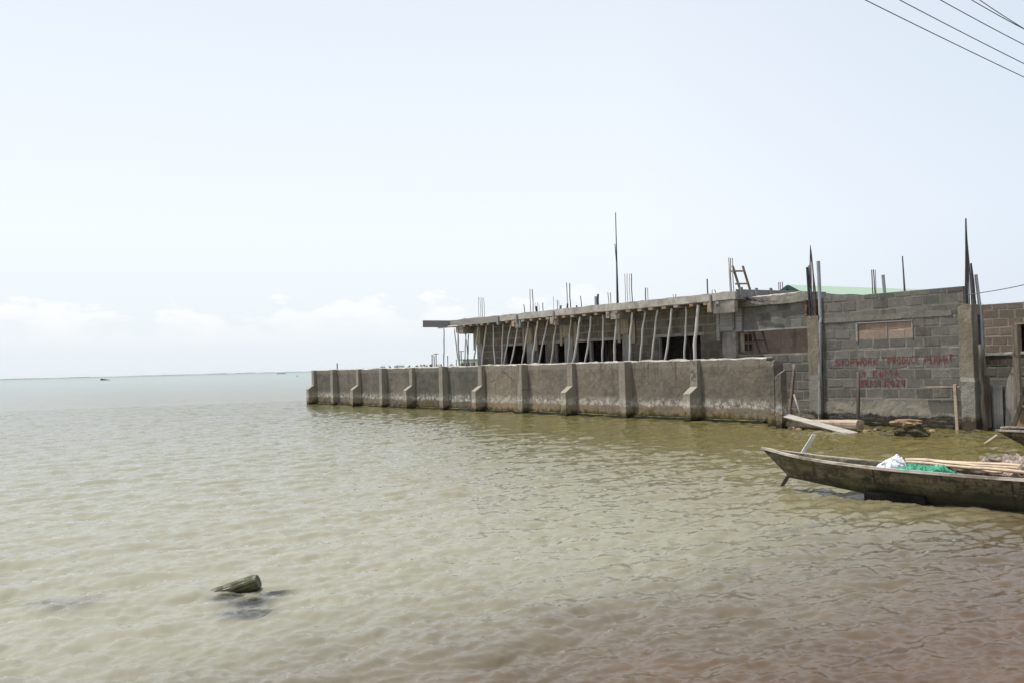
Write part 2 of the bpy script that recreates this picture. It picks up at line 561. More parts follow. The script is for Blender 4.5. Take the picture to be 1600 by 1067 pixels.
def mat_algae_shade():
    """ledge at the wall foot: bright algae on top, wet concrete with painted contact shade below"""
    t = NT("algae_shade_ledge")
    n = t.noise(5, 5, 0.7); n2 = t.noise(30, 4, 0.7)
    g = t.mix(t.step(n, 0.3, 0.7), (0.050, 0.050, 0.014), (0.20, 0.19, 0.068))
    c = t.mix(t.attr(), (0.012, 0.012, 0.008), g)  # near-black colour paints the shadow line under the ledge's algae top
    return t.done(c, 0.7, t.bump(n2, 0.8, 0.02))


M['algae'] = mat_algae_shade()
M['buttress'] = mat_seawall("buttress_concrete", 0.9)
M['conc'] = mat_mottled("grey_concrete", (0.15, 0.144, 0.130), (0.275, 0.262, 0.235), 2.2, 0.9, 36, 0.7, 0.02, dark=(0.12, 0.115, 0.105))
M['fascia'] = mat_mottled("slab_edge_concrete", (0.24, 0.230, 0.210), (0.38, 0.362, 0.332), 2.6, 0.9, 30, 0.8, 0.02, dark=(0.185, 0.175, 0.16))
M['lightcol'] = mat_mottled("light_column_concrete", (0.20, 0.195, 0.175), (0.31, 0.30, 0.27), 2.0, 0.9, 44, 0.5, 0.015)
M['column'] = mat_column()
M['block'] = mat_block("grey_sandcrete_block", (0.094, 0.092, 0.086), (0.194, 0.188, 0.174), wet=True)
M['block2'] = mat_block("facade_sandcrete_block", (0.095, 0.084, 0.068), (0.190, 0.167, 0.132), patch=(0.12, 0.106, 0.085))
M['redblock'] = mat_block("laterite_tinted_block", (0.185, 0.149, 0.125), (0.275, 0.228, 0.190), patch=(0.195, 0.162, 0.139))
M['brownblock'] = mat_block("brown_tinted_block", (0.122, 0.107, 0.093), (0.19, 0.170, 0.148))
M['mortar'] = mat_block("cement_mortar", (0.130, 0.124, 0.111), (0.226, 0.215, 0.192), wet=True)
M['mortar_red'] = mat_block("laterite_mortar", (0.215, 0.178, 0.147), (0.285, 0.24, 0.20))
M['bamboo'] = mat_bamboo()
M['board'] = mat_wood("formwork_board_grey", (0.15, 0.145, 0.14), (0.30, 0.285, 0.27), 0.85)
M['greyplank'] = mat_wood("driftwood_grey", (0.15, 0.142, 0.13), (0.29, 0.275, 0.25), 0.9, grain=(8, 8, 0.45), dirt=(0.10, 0.085, 0.07))
M['panel'] = mat_wood("formwork_panel_tan", (0.17, 0.145, 0.105), (0.33, 0.285, 0.20), 0.85, grain=(6, 6, 0.5))
M['joist'] = mat_wood("joist_timber", (0.17, 0.115, 0.075), (0.30, 0.21, 0.145), 0.85)
M['oldwood'] = mat_wood("weathered_timber", (0.075, 0.060, 0.048), (0.19, 0.155, 0.125), 0.85, grain=(7, 7, 0.5))
M['darkwood'] = mat_wood("dark_wet_timber", (0.030, 0.025, 0.020), (0.095, 0.078, 0.062), 0.7, grain=(7, 7, 0.5))
M['palewood'] = mat_wood("pale_sawn_timber", (0.24, 0.190, 0.138), (0.38, 0.31, 0.235), 0.8, dirt=(0.15, 0.11, 0.075))
M['whitewood'] = mat_wood("bleached_timber", (0.20, 0.188, 0.168), (0.33, 0.31, 0.28), 0.75)
M['steel'] = mat_mottled("rusty_rebar", (0.055, 0.045, 0.048), (0.13, 0.105, 0.10), 5, 0.7, 60, 0.3, 0.003)
M['paleste'] = mat_mottled("pale_rebar", (0.28, 0.25, 0.25), (0.42, 0.39, 0.39), 5, 0.6, 60, 0.3, 0.003)
M['pvc'] = mat_mottled("grey_pvc_pipe", (0.25, 0.26, 0.285), (0.35, 0.36, 0.39), 3, 0.5, 20, 0.1, 0.003)
M['blackpipe'] = mat_mottled("black_pipe", (0.018, 0.020, 0.032), (0.040, 0.042, 0.055), 3, 0.5, 20, 0.1, 0.003)
M['rust'] = mat_mottled("rust_stained_brick", (0.10, 0.042, 0.025), (0.20, 0.105, 0.066), 8, 0.9, 40, 0.8, 0.02)
M['hull'] = mat_hull()
M['rail'] = mat_wood("canoe_rail_timber", (0.31, 0.27, 0.225), (0.55, 0.49, 0.42), 0.7, dirt=(0.13, 0.11, 0.085))
M['pole'] = mat_wood("dry_bamboo", (0.33, 0.25, 0.175), (0.52, 0.415, 0.31), 0.6)
M['rope'] = mat_mottled("old_net_rope", (0.28, 0.225, 0.18), (0.47, 0.39, 0.33), 9, 0.95, 90, 1.0, 0.02)
M['rag'] = mat_mottled("washed_net_cloth", (0.38, 0.31, 0.27), (0.60, 0.52, 0.47), 7, 0.95, 60, 1.0, 0.02)
M['rock'] = mat_mottled("lagoon_stone", (0.17, 0.125, 0.075), (0.30, 0.215, 0.125), 6, 0.9, 40, 1.0, 0.03)
M['mossrock'] = mat_mottled("mossy_stone", (0.035, 0.030, 0.016), (0.10, 0.085, 0.04), 6, 0.75, 40, 1.0, 0.03)
M['sunkrock'] = mat_mottled("submerged_stone", (0.018, 0.022, 0.028), (0.040, 0.046, 0.055), 6, 0.8, 40, 0.6, 0.02)
M['plastic'] = mat_mottled("white_plastic_bag", (0.70, 0.74, 0.78), (0.82, 0.84, 0.86), 12, 0.35, 40, 0.5, 0.02, spec=0.5)
M['blackplastic'] = mat_mottled("black_plastic_sheet", (0.012, 0.012, 0.014), (0.04, 0.04, 0.045), 6, 0.35, 25, 0.6, 0.02, spec=0.5)
M['black'] = mat_mottled("black_crate_plastic", (0.008, 0.008, 0.008), (0.02, 0.019, 0.017), 6, 0.85, 25, 0.3, 0.01, spec=0.1)
M['wall_white'] = mat_mottled("pale_render", (0.55, 0.53, 0.50), (0.66, 0.64, 0.60), 2, 0.9, 20, 0.1)
M['tan_render'] = mat_mottled("tan_render", (0.30, 0.24, 0.17), (0.36, 0.29, 0.21), 2, 0.9, 20, 0.1)
M['window'] = mat_mottled("dark_window", (0.02, 0.022, 0.025), (0.035, 0.035, 0.04), 2, 0.3, 20, 0.1)
M['soil'] = mat_mottled("bare_soil", (0.20, 0.155, 0.11), (0.30, 0.24, 0.17), 0.7, 0.95, 12, 0.8, 0.03)
M['sheet'] = mat_mottled("grey_metal_sheet", (0.22, 0.212, 0.195), (0.33, 0.318, 0.295), 2.0, 0.9, 25, 0.2, 0.01, dark=(0.11, 0.105, 0.10))
M['wire'] = mat_mottled("cable_sheath", (0.10, 0.11, 0.13), (0.13, 0.14, 0.16), 2, 0.6, 20, 0.1)


def mat_strands(name, a, b, dk):
    t = NT(name)
    n = t.noise(5, 5, 0.7); n2 = t.noise(30, 4, 0.8, stretch=(1, 1, 1), dist=1.2)
    v = t.n.new('ShaderNodeTexVoronoi'); v.feature = 'DISTANCE_TO_EDGE'; v.inputs['Scale'].default_value = 22
    v.inputs['Randomness'].default_value = 1.0; t.l.new(t.pos, v.inputs['Vector'])
    c = t.mix(t.step(n, 0.3, 0.7), a, b)
    c = t.mix(t.math('MULTIPLY', t.step(n2, 0.50, 0.62), 0.65), c, dk)
    c = t.mix(t.math('MULTIPLY', t.math('SUBTRACT', 1.0, t.step(v.outputs['Distance'], 0.02, 0.10)), 0.6), c, dk)
    return t.done(c, 0.95, t.bump(n2, 1.0, 0.03))


M['rope'] = mat_strands("old_net_rope", (0.26, 0.21, 0.165), (0.44, 0.37, 0.31), (0.10, 0.075, 0.055))
M['rag'] = mat_strands("washed_net_cloth", (0.34, 0.275, 0.24), (0.54, 0.46, 0.41), (0.15, 0.115, 0.095))


def mat_green_net():
    t = NT("green_fishing_net")
    n = t.noise(16, 5, 0.8); n2 = t.noise(90, 3, 0.7)
    v = t.n.new('ShaderNodeTexVoronoi'); v.feature = 'DISTANCE_TO_EDGE'; v.inputs['Scale'].default_value = 34; t.l.new(t.pos, v.inputs['Vector'])
    c = t.mix(t.step(n, 0.38, 0.62), (0.012, 0.17, 0.095), (0.10, 0.46, 0.31))
    c = t.mix(t.math('MULTIPLY', t.step(v.outputs['Distance'], 0.10, 0.22), 0.75), c, (0.008, 0.07, 0.045))
    return t.done(c, 0.7, t.bump(n2, 1.0, 0.02))


M['net'] = mat_green_net()


def mat_roof():
    t = NT("green_roof_sheet")
    w = t.n.new('ShaderNodeTexWave'); w.wave_type = 'BANDS'; w.bands_direction = 'Y'
    t.l.new(t.tc.outputs['Object'], w.inputs['Vector']); w.inputs['Scale'].default_value = 1.6
    n = t.noise(1.2, 4, 0.6)
    c = t.mix(n, (0.24, 0.335, 0.25), (0.29, 0.39, 0.30))
    return t.done(c, 0.5, t.bump(w.outputs['Fac'], 0.3, 0.03))


M['roof'] = mat_roof()
M['trim'] = mat_mottled("dark_green_trim", (0.012, 0.055, 0.045), (0.02, 0.075, 0.06), 3, 0.6, 20, 0.1)


def mat_leaf(name, a, b):
    t = NT(name)
    tone = t.attr()
    c = t.mix(tone, a, b)
    m = t.done(c, 0.55, None)
    t.bsdf.inputs['Subsurface Weight'].default_value = 0.0
    return m


M['leaf'] = mat_leaf("shrub_leaf", (0.045, 0.105, 0.018), (0.15, 0.27, 0.04))
M['farleaf'] = mat_leaf("far_tree_leaf", (0.045, 0.07, 0.035), (0.085, 0.115, 0.06))


def mat_paint():
    t = NT("worn_red_paint")
    n = t.noise(16, 5, 0.75); n2 = t.noise(70, 3, 0.7)
    c = t.mix(t.step(n, 0.3, 0.7), (0.125, 0.026, 0.028), (0.185, 0.055, 0.054))
    m = t.done(c, 0.8, None)
    tr = t.n.new('ShaderNodeBsdfTransparent'); mx = t.n.new('ShaderNodeMixShader')
    k = t.math('MULTIPLY', t.math('SUBTRACT', 1.0, t.step(t.math('ADD', t.math('MULTIPLY', n, 0.7), t.math('MULTIPLY', n2, 0.35)), 0.38, 0.56)), 0.75)
    t.l.new(k, mx.inputs[0]); t.l.new(t.bsdf.outputs[0], mx.inputs[1]); t.l.new(tr.outputs[0], mx.inputs[2])
    t.l.new(mx.outputs[0], t.out.inputs['Surface'])
    return m


M['paint'] = mat_paint()


def mat_sand():
    t = NT("lagoon_bed_sand")
    n1 = t.noise(0.9, 5, 0.6); n2 = t.noise(9, 5, 0.75); n3 = t.noise(45, 4, 0.7)
    c = t.mix(t.step(n1, 0.3, 0.7), (0.072, 0.042, 0.025), (0.130, 0.080, 0.050))
    c = t.mix(t.math('MULTIPLY', t.step(n2, 0.55, 0.7), 0.5), c, (0.030, 0.019, 0.015))
    c = t.mix(t.math('MULTIPLY', t.step(n3, 0.62, 0.7), 0.5), c, (0.17, 0.12, 0.085))
    return t.done(c, 0.8, t.bump(n2, 0.5, 0.02))


M['sand'] = mat_sand()


def mat_water():
    t = NT("lagoon_water")
    t.n.remove(t.bsdf)
    clear = t.attr('clear'); far = t.attr('far')
    n1 = t.noise(0.16, 4, 0.6)
    near_wall = t.attr('silt')
    body = t.mix(n1, (0.202, 0.198, 0.146), (0.232, 0.227, 0.172))     # open lagoon: pale suspended silt
    body = t.mix(near_wall, body, t.mix(n1, (0.106, 0.083, 0.015), (0.128, 0.101, 0.023)))   # algae-rich water along the wall
    body = t.mix(t.attr('churn'), body, (0.128, 0.090, 0.058))      # sand stirred up along the shore
    body = t.mix(far, body, (0.075, 0.130, 0.105))
    f1 = t.noise(26, 4, 0.6, stretch=(1, 1.6, 1)); f2 = t.noise(5.0, 3, 0.55, stretch=(0.7, 1.9, 1))
    f3 = t.noise(11, 3, 0.6, stretch=(0.8, 2.2, 1))
    nb = t.bump(f1, 0.14, 0.005)
    nb = t.bump(f3, 0.22, 0.010, nb)
    nb = t.bump(f2, 0.30, 0.02, nb)
    dif = t.n.new('ShaderNodeBsdfDiffuse'); t.l.new(body, dif.inputs['Color'])
    tr = t.n.new('ShaderNodeBsdfTransparent'); tr.inputs['Color'].default_value = (0.93, 0.88, 0.74, 1)
    mx = t.n.new('ShaderNodeMixShader')
    t.l.new(clear, mx.inputs[0]); t.l.new(dif.outputs[0], mx.inputs[1]); t.l.new(tr.outputs[0], mx.inputs[2])
    gl = t.n.new('ShaderNodeBsdfGlossy')
    t.l.new(t.math('ADD', t.math('MULTIPLY', far, 0.22), 0.035), gl.inputs['Roughness'])
    t.l.new(nb, gl.inputs['Normal'])
    fr = t.n.new('ShaderNodeFresnel'); fr.inputs['IOR'].default_value = 1.333
    t.l.new(nb, fr.inputs['Normal'])
    # unresolved chop far out hides the most grazing reflections
    frf = t.math('MULTIPLY', fr.outputs[0], t.math('SUBTRACT', 1.0, t.math('ADD', t.math('MULTIPLY', far, 0.30), t.math('MULTIPLY', t.attr('far2'), 0.30))))
    m2 = t.n.new('ShaderNodeMixShader')
    t.l.new(frf, m2.inputs[0]); t.l.new(mx.outputs[0], m2.inputs[1]); t.l.new(gl.outputs[0], m2.inputs[2])
    t.l.new(m2.outputs[0], t.out.inputs['Surface'])
    return t.m


M['water'] = mat_water()

# ------------------------------------------------------------------ water, bed, land
SUNK = []                     # (x, y, radius, top depth) of stones lying just under the surface
for px, py, r in ((352, 937, 0.18), (392, 946, 0.22), (428, 932, 0.16), (388, 966, 0.24)):
    P = on_z(px, py, -0.03); SUNK.append((P.x, P.y, r, 0.03))
for px, py, r in ((70, 946, 0.22), (112, 952, 0.28)):
    P = on_z(px, py, -0.03); SUNK.append((P.x, P.y, r, 0.13))

SH = Vector((-0.59, 0.807))    # offshore direction
SH0 = Vector((-0.71, 5.5))


def bed_depth(x, y):
    s = (x - SH0.x) * SH.x + (y - SH0.y) * SH.y
    s = s + 0.16 * np.sin(x * 1.3 + 0.7 * y) + 0.10 * np.sin(2.9 * x - 1.7 * y + 1) + 0.06 * np.sin(6.1 * x + 3.1 * y)
    d = 0.175 + 0.058 * s + 0.05 * np.clip(s - 0.6, 0, 2)
    return np.minimum(d, 2.0)


def wave_tile(n, L, kp, wind, seed, hrms, kmax=None, kmin=0.0, iso=0.16, ex=2):
    rng = np.random.default_rng(seed)
    k1 = 2 * np.pi * np.fft.fftfreq(n, L / n)
    kx, ky = np.meshgrid(k1, k1, indexing='ij')
    k = np.hypot(kx, ky); k[0, 0] = 1
    cosw = (kx * wind[0] + ky * wind[1]) / k
    S = np.exp(-(kp / k) ** 2) / k ** 3.3 * (iso + np.abs(cosw) ** ex)
    if kmax: S *= (k < kmax)
    S *= (k > kmin)
    S[0, 0] = 0
    A = np.sqrt(S) * (rng.normal(size=(n, n)) + 1j * rng.normal(size=(n, n)))
    h = np.real(np.fft.ifft2(A))
    sc = hrms / h.std()
    dx = np.real(np.fft.ifft2(A * (-1j) * kx / k)) * sc
    dy = np.real(np.fft.ifft2(A * (-1j) * ky / k)) * sc
    return h * sc, dx, dy


def samp(T, L, x, y):
    n = T.shape[0]
    fx = (x / L * n) % n; fy = (y / L * n) % n
    i = fx.astype(int); j = fy.astype(int); a = fx - i; b = fy - j
    i %= n; j %= n; i2 = (i + 1) % n; j2 = (j + 1) % n
    return (T[i, j] * (1 - a) * (1 - b) + T[i2, j] * a * (1 - b) + T[i, j2] * (1 - a) * b + T[i2, j2] * a * b)


def grid_mesh(name, X, Y, Z, mat, attrs):
    nr, nc = X.shape
    me = bpy.data.meshes.new(name)
    co = np.stack([X, Y, Z], -1).reshape(-1, 3).astype(np.float32)
    idx = np.arange(nr * nc).reshape(nr, nc)
    q = np.stack([idx[:-1, :-1], idx[:-1, 1:], idx[1:, 1:], idx[1:, :-1]], -1).reshape(-1, 4)
    me.vertices.add(len(co)); me.vertices.foreach_set('co', co.ravel())
    me.loops.add(q.size); me.loops.foreach_set('vertex_index', q.ravel().astype(np.int32))
    me.polygons.add(len(q)); me.polygons.foreach_set('loop_start', np.arange(0, q.size, 4, dtype=np.int32))
    me.polygons.foreach_set('use_smooth', np.ones(len(q), dtype=bool))
    for k, v in attrs.items():
        a = me.attributes.new(k, 'FLOAT', 'POINT'); a.data.foreach_set('value', v.ravel().astype(np.float32))
    me.materials.append(mat)
    me.update(calc_edges=True); me.validate()
    o = bpy.data.objects.new(name, me); col.objects.link(o)
    o['kind'] = 'structure'
    return o


rings = [1.2]
while rings[-1] < 60: rings.append(rings[-1] * 1.0042)
while rings[-1] < 300: rings.append(rings[-1] * 1.012)
while rings[-1] < 14000: rings.append(rings[-1] * 1.06)
rings = np.array(rings)
ang = np.radians(np.linspace(-64, 64, 900))
RR, AA = np.meshgrid(rings, ang, indexing='ij')
X = RR * np.sin(AA); Y = RR * np.cos(AA)
wd = (0.62, -0.785)
hA, dxA, dyA = wave_tile(512, 31.0, 6.0, wd, 3, 0.0130, iso=0.05, ex=4)
wd2 = (0.70, -0.714)
hB, dxB, dyB = wave_tile(512, 6.7, 20.0, wd2, 11, 0.0054, kmin=9.0)
fA = np.clip((150 - RR) / 110, 0, 1); fB = np.clip((75 - RR) / 45, 0, 1)
depth = bed_depth(X, Y)
shoal = np.clip(depth / 0.16, 0.25, 1.0)
ca, sa = math.cos(0.5), math.sin(0.5)
XA, YA = X, Y
XB, YB = X * ca - Y * sa, X * sa + Y * ca
Z = samp(hA, 31.0, XA, YA) * fA * shoal + samp(hB, 6.7, X, Y) * fB * np.clip(depth / 0.08, 0.5, 1)
Xd = X + 0.8 * samp(dxA, 31.0, XA, YA) * fA * shoal
Yd = Y + 0.8 * samp(dyA, 31.0, XA, YA) * fA * shoal
dd = depth.copy()
for (sx, sy, sr, st) in SUNK:
    q = np.hypot(X - sx, Y - sy) / sr
    dd = np.minimum(dd, st + 0.20 * q ** 2)
clear = np.clip(np.exp(-(np.maximum(dd, 0) / 0.185) ** 1.6), 0, 0.92)
far = np.clip((RR - 14) / 230, 0, 1) ** 0.7
UU = (X - ORG.x) * DU.x + (Y - ORG.y) * DU.y
VV = (X - ORG.x) * DW.x + (Y - ORG.y) * DW.y
silt = np.clip((VV + 20.0 + 0.05 * UU) / 18.0, 0, 1)
silt = silt * silt * (3 - 2 * silt)
water = grid_mesh("water", Xd, Yd, Z, M['water'], {'clear': clear, 'far': far, 'silt': silt, 'far2': np.clip((RR - 300) / 2500, 0, 1), 'churn': np.clip(1.15 * np.exp(-(np.maximum(depth, 0) / 0.20) ** 2), 0, 1)})

bx = np.concatenate([np.linspace(-60, -8, 27), np.linspace(-7.6, 9, 120), np.linspace(9.4, 60, 27)])
by = np.concatenate([np.linspace(-40, -2, 20), np.linspace(-1.8, 14, 130), np.linspace(14.5, 70, 30)])
BX, BY = np.meshgrid(bx, by, indexing='ij')
BZ = -bed_depth(BX, BY)
BZ = np.minimum(BZ, 0.55)
grid_mesh("lagoon_bed", BX, BY, BZ, M['sand'], {})
bed_far = MB(); bed_far.box(-15000, 15000, -40, 16000, -2.6, -2.3)
o = bed_far.build("ground", M['sand']); o['kind'] = 'structure'


def stone(rx, ry, rz, seed, c=(0, 0, 0), nlat=10, nlon=16, flat=0.0):
    mb = MB()
    c = Vector(c)
    for i in range(nlat + 1):
        th = math.pi * i / nlat
        for j in range(nlon):
            ph = 2 * math.pi * j / nlon
            d = Vector((math.sin(th) * math.cos(ph), math.sin(th) * math.sin(ph), math.cos(th)))
            k = 1 + 0.42 * nz(d, 1.7, seed) + 0.22 * nz(d, 4.2, seed + 3)
            p = Vector((d.x * rx, d.y * ry, d.z * rz)) * k
            if flat and p.z > flat * rz: p.z = flat * rz + 0.2 * (p.z - flat * rz)
            mb.v.append(c + p)
    for i in range(nlat):
        for j in range(nlon):
            a = i * nlon + j; b = i * nlon + (j + 1) % nlon
            mb.face((a, a + nlon, b + nlon, b))
    return mb


SUNK_L = ["dark submerged stone at the low left end of the drifting log",
          "dark submerged stone just in front of the drifting log",
          "dark submerged stone under the raised end of the drifting log",
          "wide dark submerged stone, the nearest of those before the drifting log",
          "dim submerged stone at the left edge of the picture",
          "larger dim submerged stone just right of the one at the left edge"]
for i, (sx, sy, sr, st) in enumerate(SUNK):
    mb = stone(sr * 1.25, sr * 0.8, 0.09, i * 2.3, (sx, sy, -st - 0.12))
    for v in mb.v: v.z = min(v.z, -0.035)
    single("submerged_stone", SUNK_L[i], "stone", mb, M['sunkrock'], (sx, sy, -st - 0.3), FW, "dark stones under the water", smooth=True)

# land behind the sea wall and along the far bank
GZ = 0.62
land = MB()
land.prism([(-31.1, .33, -2.2), (-31.1, 690, -2.2), (46, 640, -2.2), (46, 2.4, -2.2), (1.0, 2.4, -2.2), (0.75, 1.25, -2.2), (-2.0, 1.32, -2.2), (-2.0, .33, -2.2)][::-1], (0, 0, 2.2 + GZ))
land.box(-420, -31.1, 330, 700, -2.2, 0.9)
o = land.build("land", M['soil']); o['kind'] = 'structure'
o.location = FB.w((0, 0, 0)); o.rotation_euler = (0, 0, FB.rz)
# the low opposite shore, several kilometres away
fs = MB()
for i in range(120):
    a0, a1 = R(-50 + i * 0.5), R(-50 + (i + 1) * 0.5)
    Rf = 7000
    hgt0 = 0.6 + 4 * max(0, nz((i * 0.31, 0, 0), 1, 4)) + 3 * abs(nz((i * 1.7, 0, 0), 1, 9))
    p = [(Rf * math.sin(a0), Rf * math.cos(a0), -1), (Rf * math.sin(a1), Rf * math.cos(a1), -1),
         ((Rf + 500) * math.sin(a1), (Rf + 500) * math.cos(a1), -1), ((Rf + 500) * math.sin(a0), (Rf + 500) * math.cos(a0), -1)]
    fs.hexa(p + [(q[0], q[1], hgt0) for q in p])
M['farshore'] = mat_mottled("far_shore_scrub", (0.13, 0.16, 0.13), (0.17, 0.20, 0.17), 0.01, 0.95, 0.05, 0.1)
o = fs.build("far_shore", M['farshore']); o['kind'] = 'structure'

# ------------------------------------------------------------------ block walls


def cells(a0, a1, cuts):
    c = sorted(set([a0, a1] + [x for x in cuts if a0 < x < a1]))
    return list(zip(c[:-1], c[1:]))


def block_wall(mb, x0, x1, z0, z1, y, holes=(), thick=0.15, course=0.25, blk=0.47, joint=0.030, seed=0, zoff=0.0, proud=0.006, tone_rng=(0.1, 0.9)):
    """hollow-block masonry facing -y: a mortar core and one raised face per block"""
    rnd = random.Random(seed)
    for a, b in cells(x0, x1, [h[0] for h in holes] + [h[1] for h in holes]):
        for c, d in cells(z0, z1, [h[2] for h in holes] + [h[3] for h in holes]):
            cx, cz = (a + b) / 2, (c + d) / 2
            if any(h[0] < cx < h[1] and h[2] < cz < h[3] for h in holes): continue
            mb.box(a, b, y, y + thick, c, d, 1, rnd.random())
    k = 0
    zz = z0 + zoff
    while zz > z0: zz -= course
    while zz < z1:
        za, zb = max(zz, z0), min(zz + course - joint, z1)
        xx = x0 - (blk / 2 if k % 2 else 0.0) + rnd.uniform(-.05, .02)
        if zb - za > 0.04:
            while xx < x1:
                xa, xb = max(xx, x0), min(xx + blk - joint, x1)
                tn = rnd.uniform(*tone_rng)
                segs = [(xa, xb, za, zb)]
                for h in holes:
                    ns = []
                    for (p, q, r_, s_) in segs:
                        if q <= h[0] or p >= h[1] or s_ <= h[2] or r_ >= h[3]:
                            ns.append((p, q, r_, s_)); continue
                        if p < h[0]: ns.append((p, h[0], r_, s_))
                        if q > h[1]: ns.append((h[1], q, r_, s_))
                        m0, m1 = max(p, h[0]), min(q, h[1])
                        if s_ > h[3]: ns.append((m0, m1, h[3], s_))
                        if r_ < h[2]: ns.append((m0, m1, r_, h[2]))
                    segs = ns
                for (p, q, r_, s_) in segs:
                    if q - p < 0.05 or s_ - r_ < 0.04: continue
                    pr = proud * rnd.uniform(0.4, 1.7); c = 0.009
                    wv = .012 * math.sin(p * .8 + k * 1.3 + seed) + rnd.uniform(-.006, .006)
                    if r_ > z0 + .05 and s_ < z1 - .05 and s_ - r_ > course * .7: r_, s_ = r_ + wv, s_ + wv
                    j = [rnd.uniform(-.010, .010) for _ in range(8)]
                    for q_ in range(8):
                        if rnd.random() < .10: j[q_] += rnd.choice((-.022, .022))
                    tl = [rnd.uniform(-.002, .003) for _ in range(4)]
                    mb.hexa(((p + c + j[0], y - pr + tl[0], r_ + c + j[1]), (q - c + j[2], y - pr + tl[1], r_ + c + j[3]), (q, y + .004, r_), (p, y + .004, r_),
                             (p + c + j[4], y - pr + tl[2], s_ - c + j[5]), (q - c + j[6], y - pr + tl[3], s_ - c + j[7]), (q, y + .004, s_), (p, y + .004, s_)), 0, tn, skip=(4,))
                xx += blk
        k += 1
        zz += course


# ------------------------------------------------------------------ sea wall
UF = -31.05
sw = Thing("seawall", "long weathered concrete sea wall with projecting buttresses standing in the lagoon", "sea wall", (-15, 0, 0))
mb = MB()
mb.gridbox(UF, 0.0, 0.0, 0.30, -0.6, 1.765, 0.14, 0.012, 2.2, top=0.02)
BAYS = [on_w(x, 600, 0)[0] for x in (527.9, 564.6, 605.5, 650.3, 699.7, 759.2, 824.4, 899, 986.9, 1094.2)]
BTONE = [.2, .40, .35, .30, .12, .05, .95, .80, .70, .55, .62]
for fi, f in enumerate(mb.f):
    ux = sum(mb.v[i].x for i in f) / len(f)
    mb.t[fi] = BTONE[sum(1 for b in BAYS if ux > b)]
sw.part("wall", mb, M['seawall'], smooth=False)
mb = MB()


def chip(q):
    if q.z > 1.77 and q.y < .1: q.y += .03 + .03 * nz((q.x, 0, 0), 2.7, 3); q.z += .02 * nz((q.x, 0, 0), 3.3, 7)
    return q


mb.gridbox(UF, -0.01, 0.004, 0.296, 1.75, 1.80, 0.09, 0.014, 3.2, top=0.035, f=chip)
sw.part("coping", mb, M['fascia'])
mb = MB()
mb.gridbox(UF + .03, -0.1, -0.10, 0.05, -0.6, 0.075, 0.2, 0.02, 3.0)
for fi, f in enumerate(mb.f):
    mb.t[fi] = 1.0 if min(mb.v[i].z for i in f) > .02 else 0.0  # top faces take the algae, the rest the painted shade
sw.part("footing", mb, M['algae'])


def buttress(ua, ub, stepped):
    mb = MB()
    if stepped:
        P = 0.46
        zt, zs = 0.80, 1.02

        def f(q):
            # slanted weathering top of the step
            if q.z > 0.5:
                k = (q.y + P) / (P - 0.13)
                q.z = 0.5 + (q.z - 0.5) * ((zt if k < 0.02 else zt + (zs - zt) * min(1, k)) - 0.5) / 0.3
            return q
        mb.gridbox(ua, ub, -P, 0.05, -0.6, 0.80, 0.11, 0.006, 3.0, f=f)
        mb.gridbox(ua + .004, ub - .004, -0.15, 0.05, 0.7, 1.785, 0.12, 0.006, 3.0, top=0.01)
    else:
        mb.gridbox(ua, ub, -0.28, 0.05, -0.6, 1.79, 0.12, 0.007, 3.0, top=0.015)
    return mb


for i, x in enumerate((516.2, 592.2, 685.9, 808.2, 967.4)):
    u = on_w(x, 600, -.28)[0]
    sw.part("buttress", buttress(u, u + 0.29, False), M['buttress'])
for i, x in enumerate((478.5, 547, 629.6, 736.4, 875.4, 1066.7)):
    u = on_w(x, 605, -.46)[0]
    sw.part("buttress", buttress(u, u + 0.29, True), M['buttress'])
# small bar cast into the far end of the wall
mb = MB()
p = on_w(527, 576, 0.12)
mb.tube([(p[0], 0.12, 1.7), (p[0], 0.12, 2.12)], 0.03, 6)
sw.part("rebar", mb, M['steel'])

# broken end of the wall and the stub pillar beside it
g = uw(on_z(1207.5, 665.5))
mb = MB()
mb.gridbox(g[0] - 0.13, g[0] + 0.13, g[1] - 0.05, g[1] + 0.32, -0.6, 1.66, 0.1, 0.02, 3.0, top=0.06)
single("broken_pillar", "dark broken concrete pillar standing against the near end of the sea wall", "pillar", mb, M['seawall'], (g[0], g[1], -0.6))
g = uw(on_z(1220, 668.5))


def slant(q, g=g):
    if q.z > 1.2: q.z += (q.y - g[1]) * 0.5 + (q.x - g[0]) * 0.4
    return q


mb = MB()
mb.gridbox(g[0] - 0.10, g[0] + 0.10, g[1] - 0.06, g[1] + 0.16, -0.6, 1.37, 0.1, 0.015, 3.0, f=slant)
single("stub_pillar", "shorter dark concrete stub with a slanted bright top, right of the sea wall's broken end", "pillar", mb, M['seawall'], (g[0], g[1], -0.6))

# ------------------------------------------------------------------ unfinished building
WS, WF = 0.60, 1.32               # slab edge and facade planes
ZT = on_w(1148, 455, WS)[2]       # slab top
ZB = ZT - 0.235
bl = Thing("unfinished_building", "unfinished grey block building with a propped concrete slab roof behind the sea wall", "building", (-10, 1.6, GZ))
uL = on_w(745.5, 560, WF - .12)[0]; uR = on_w(1149.5, 540, WF - .12)[0]
ZL = on_w(950, 532, WF)[2]        # lintel


def fu(px, w=WF): return on_w(px, 545, w)[0]


holes = [(fu(786.8), fu(823.4), 0.95, ZL), (fu(837), fu(852.5), 0.95, ZL), (fu(866.8), fu(882.4), 0.95, ZL),
         (fu(894.6), fu(973), 0.95, ZL), (fu(1028.5), fu(1096), 0.95, ZL)]
mb = MB()
block_wall(mb, uL, uR, GZ, ZB, WF, holes, seed=5, thick=0.18)
bl.part("wall", mb, [M['block2'], M['mortar']])
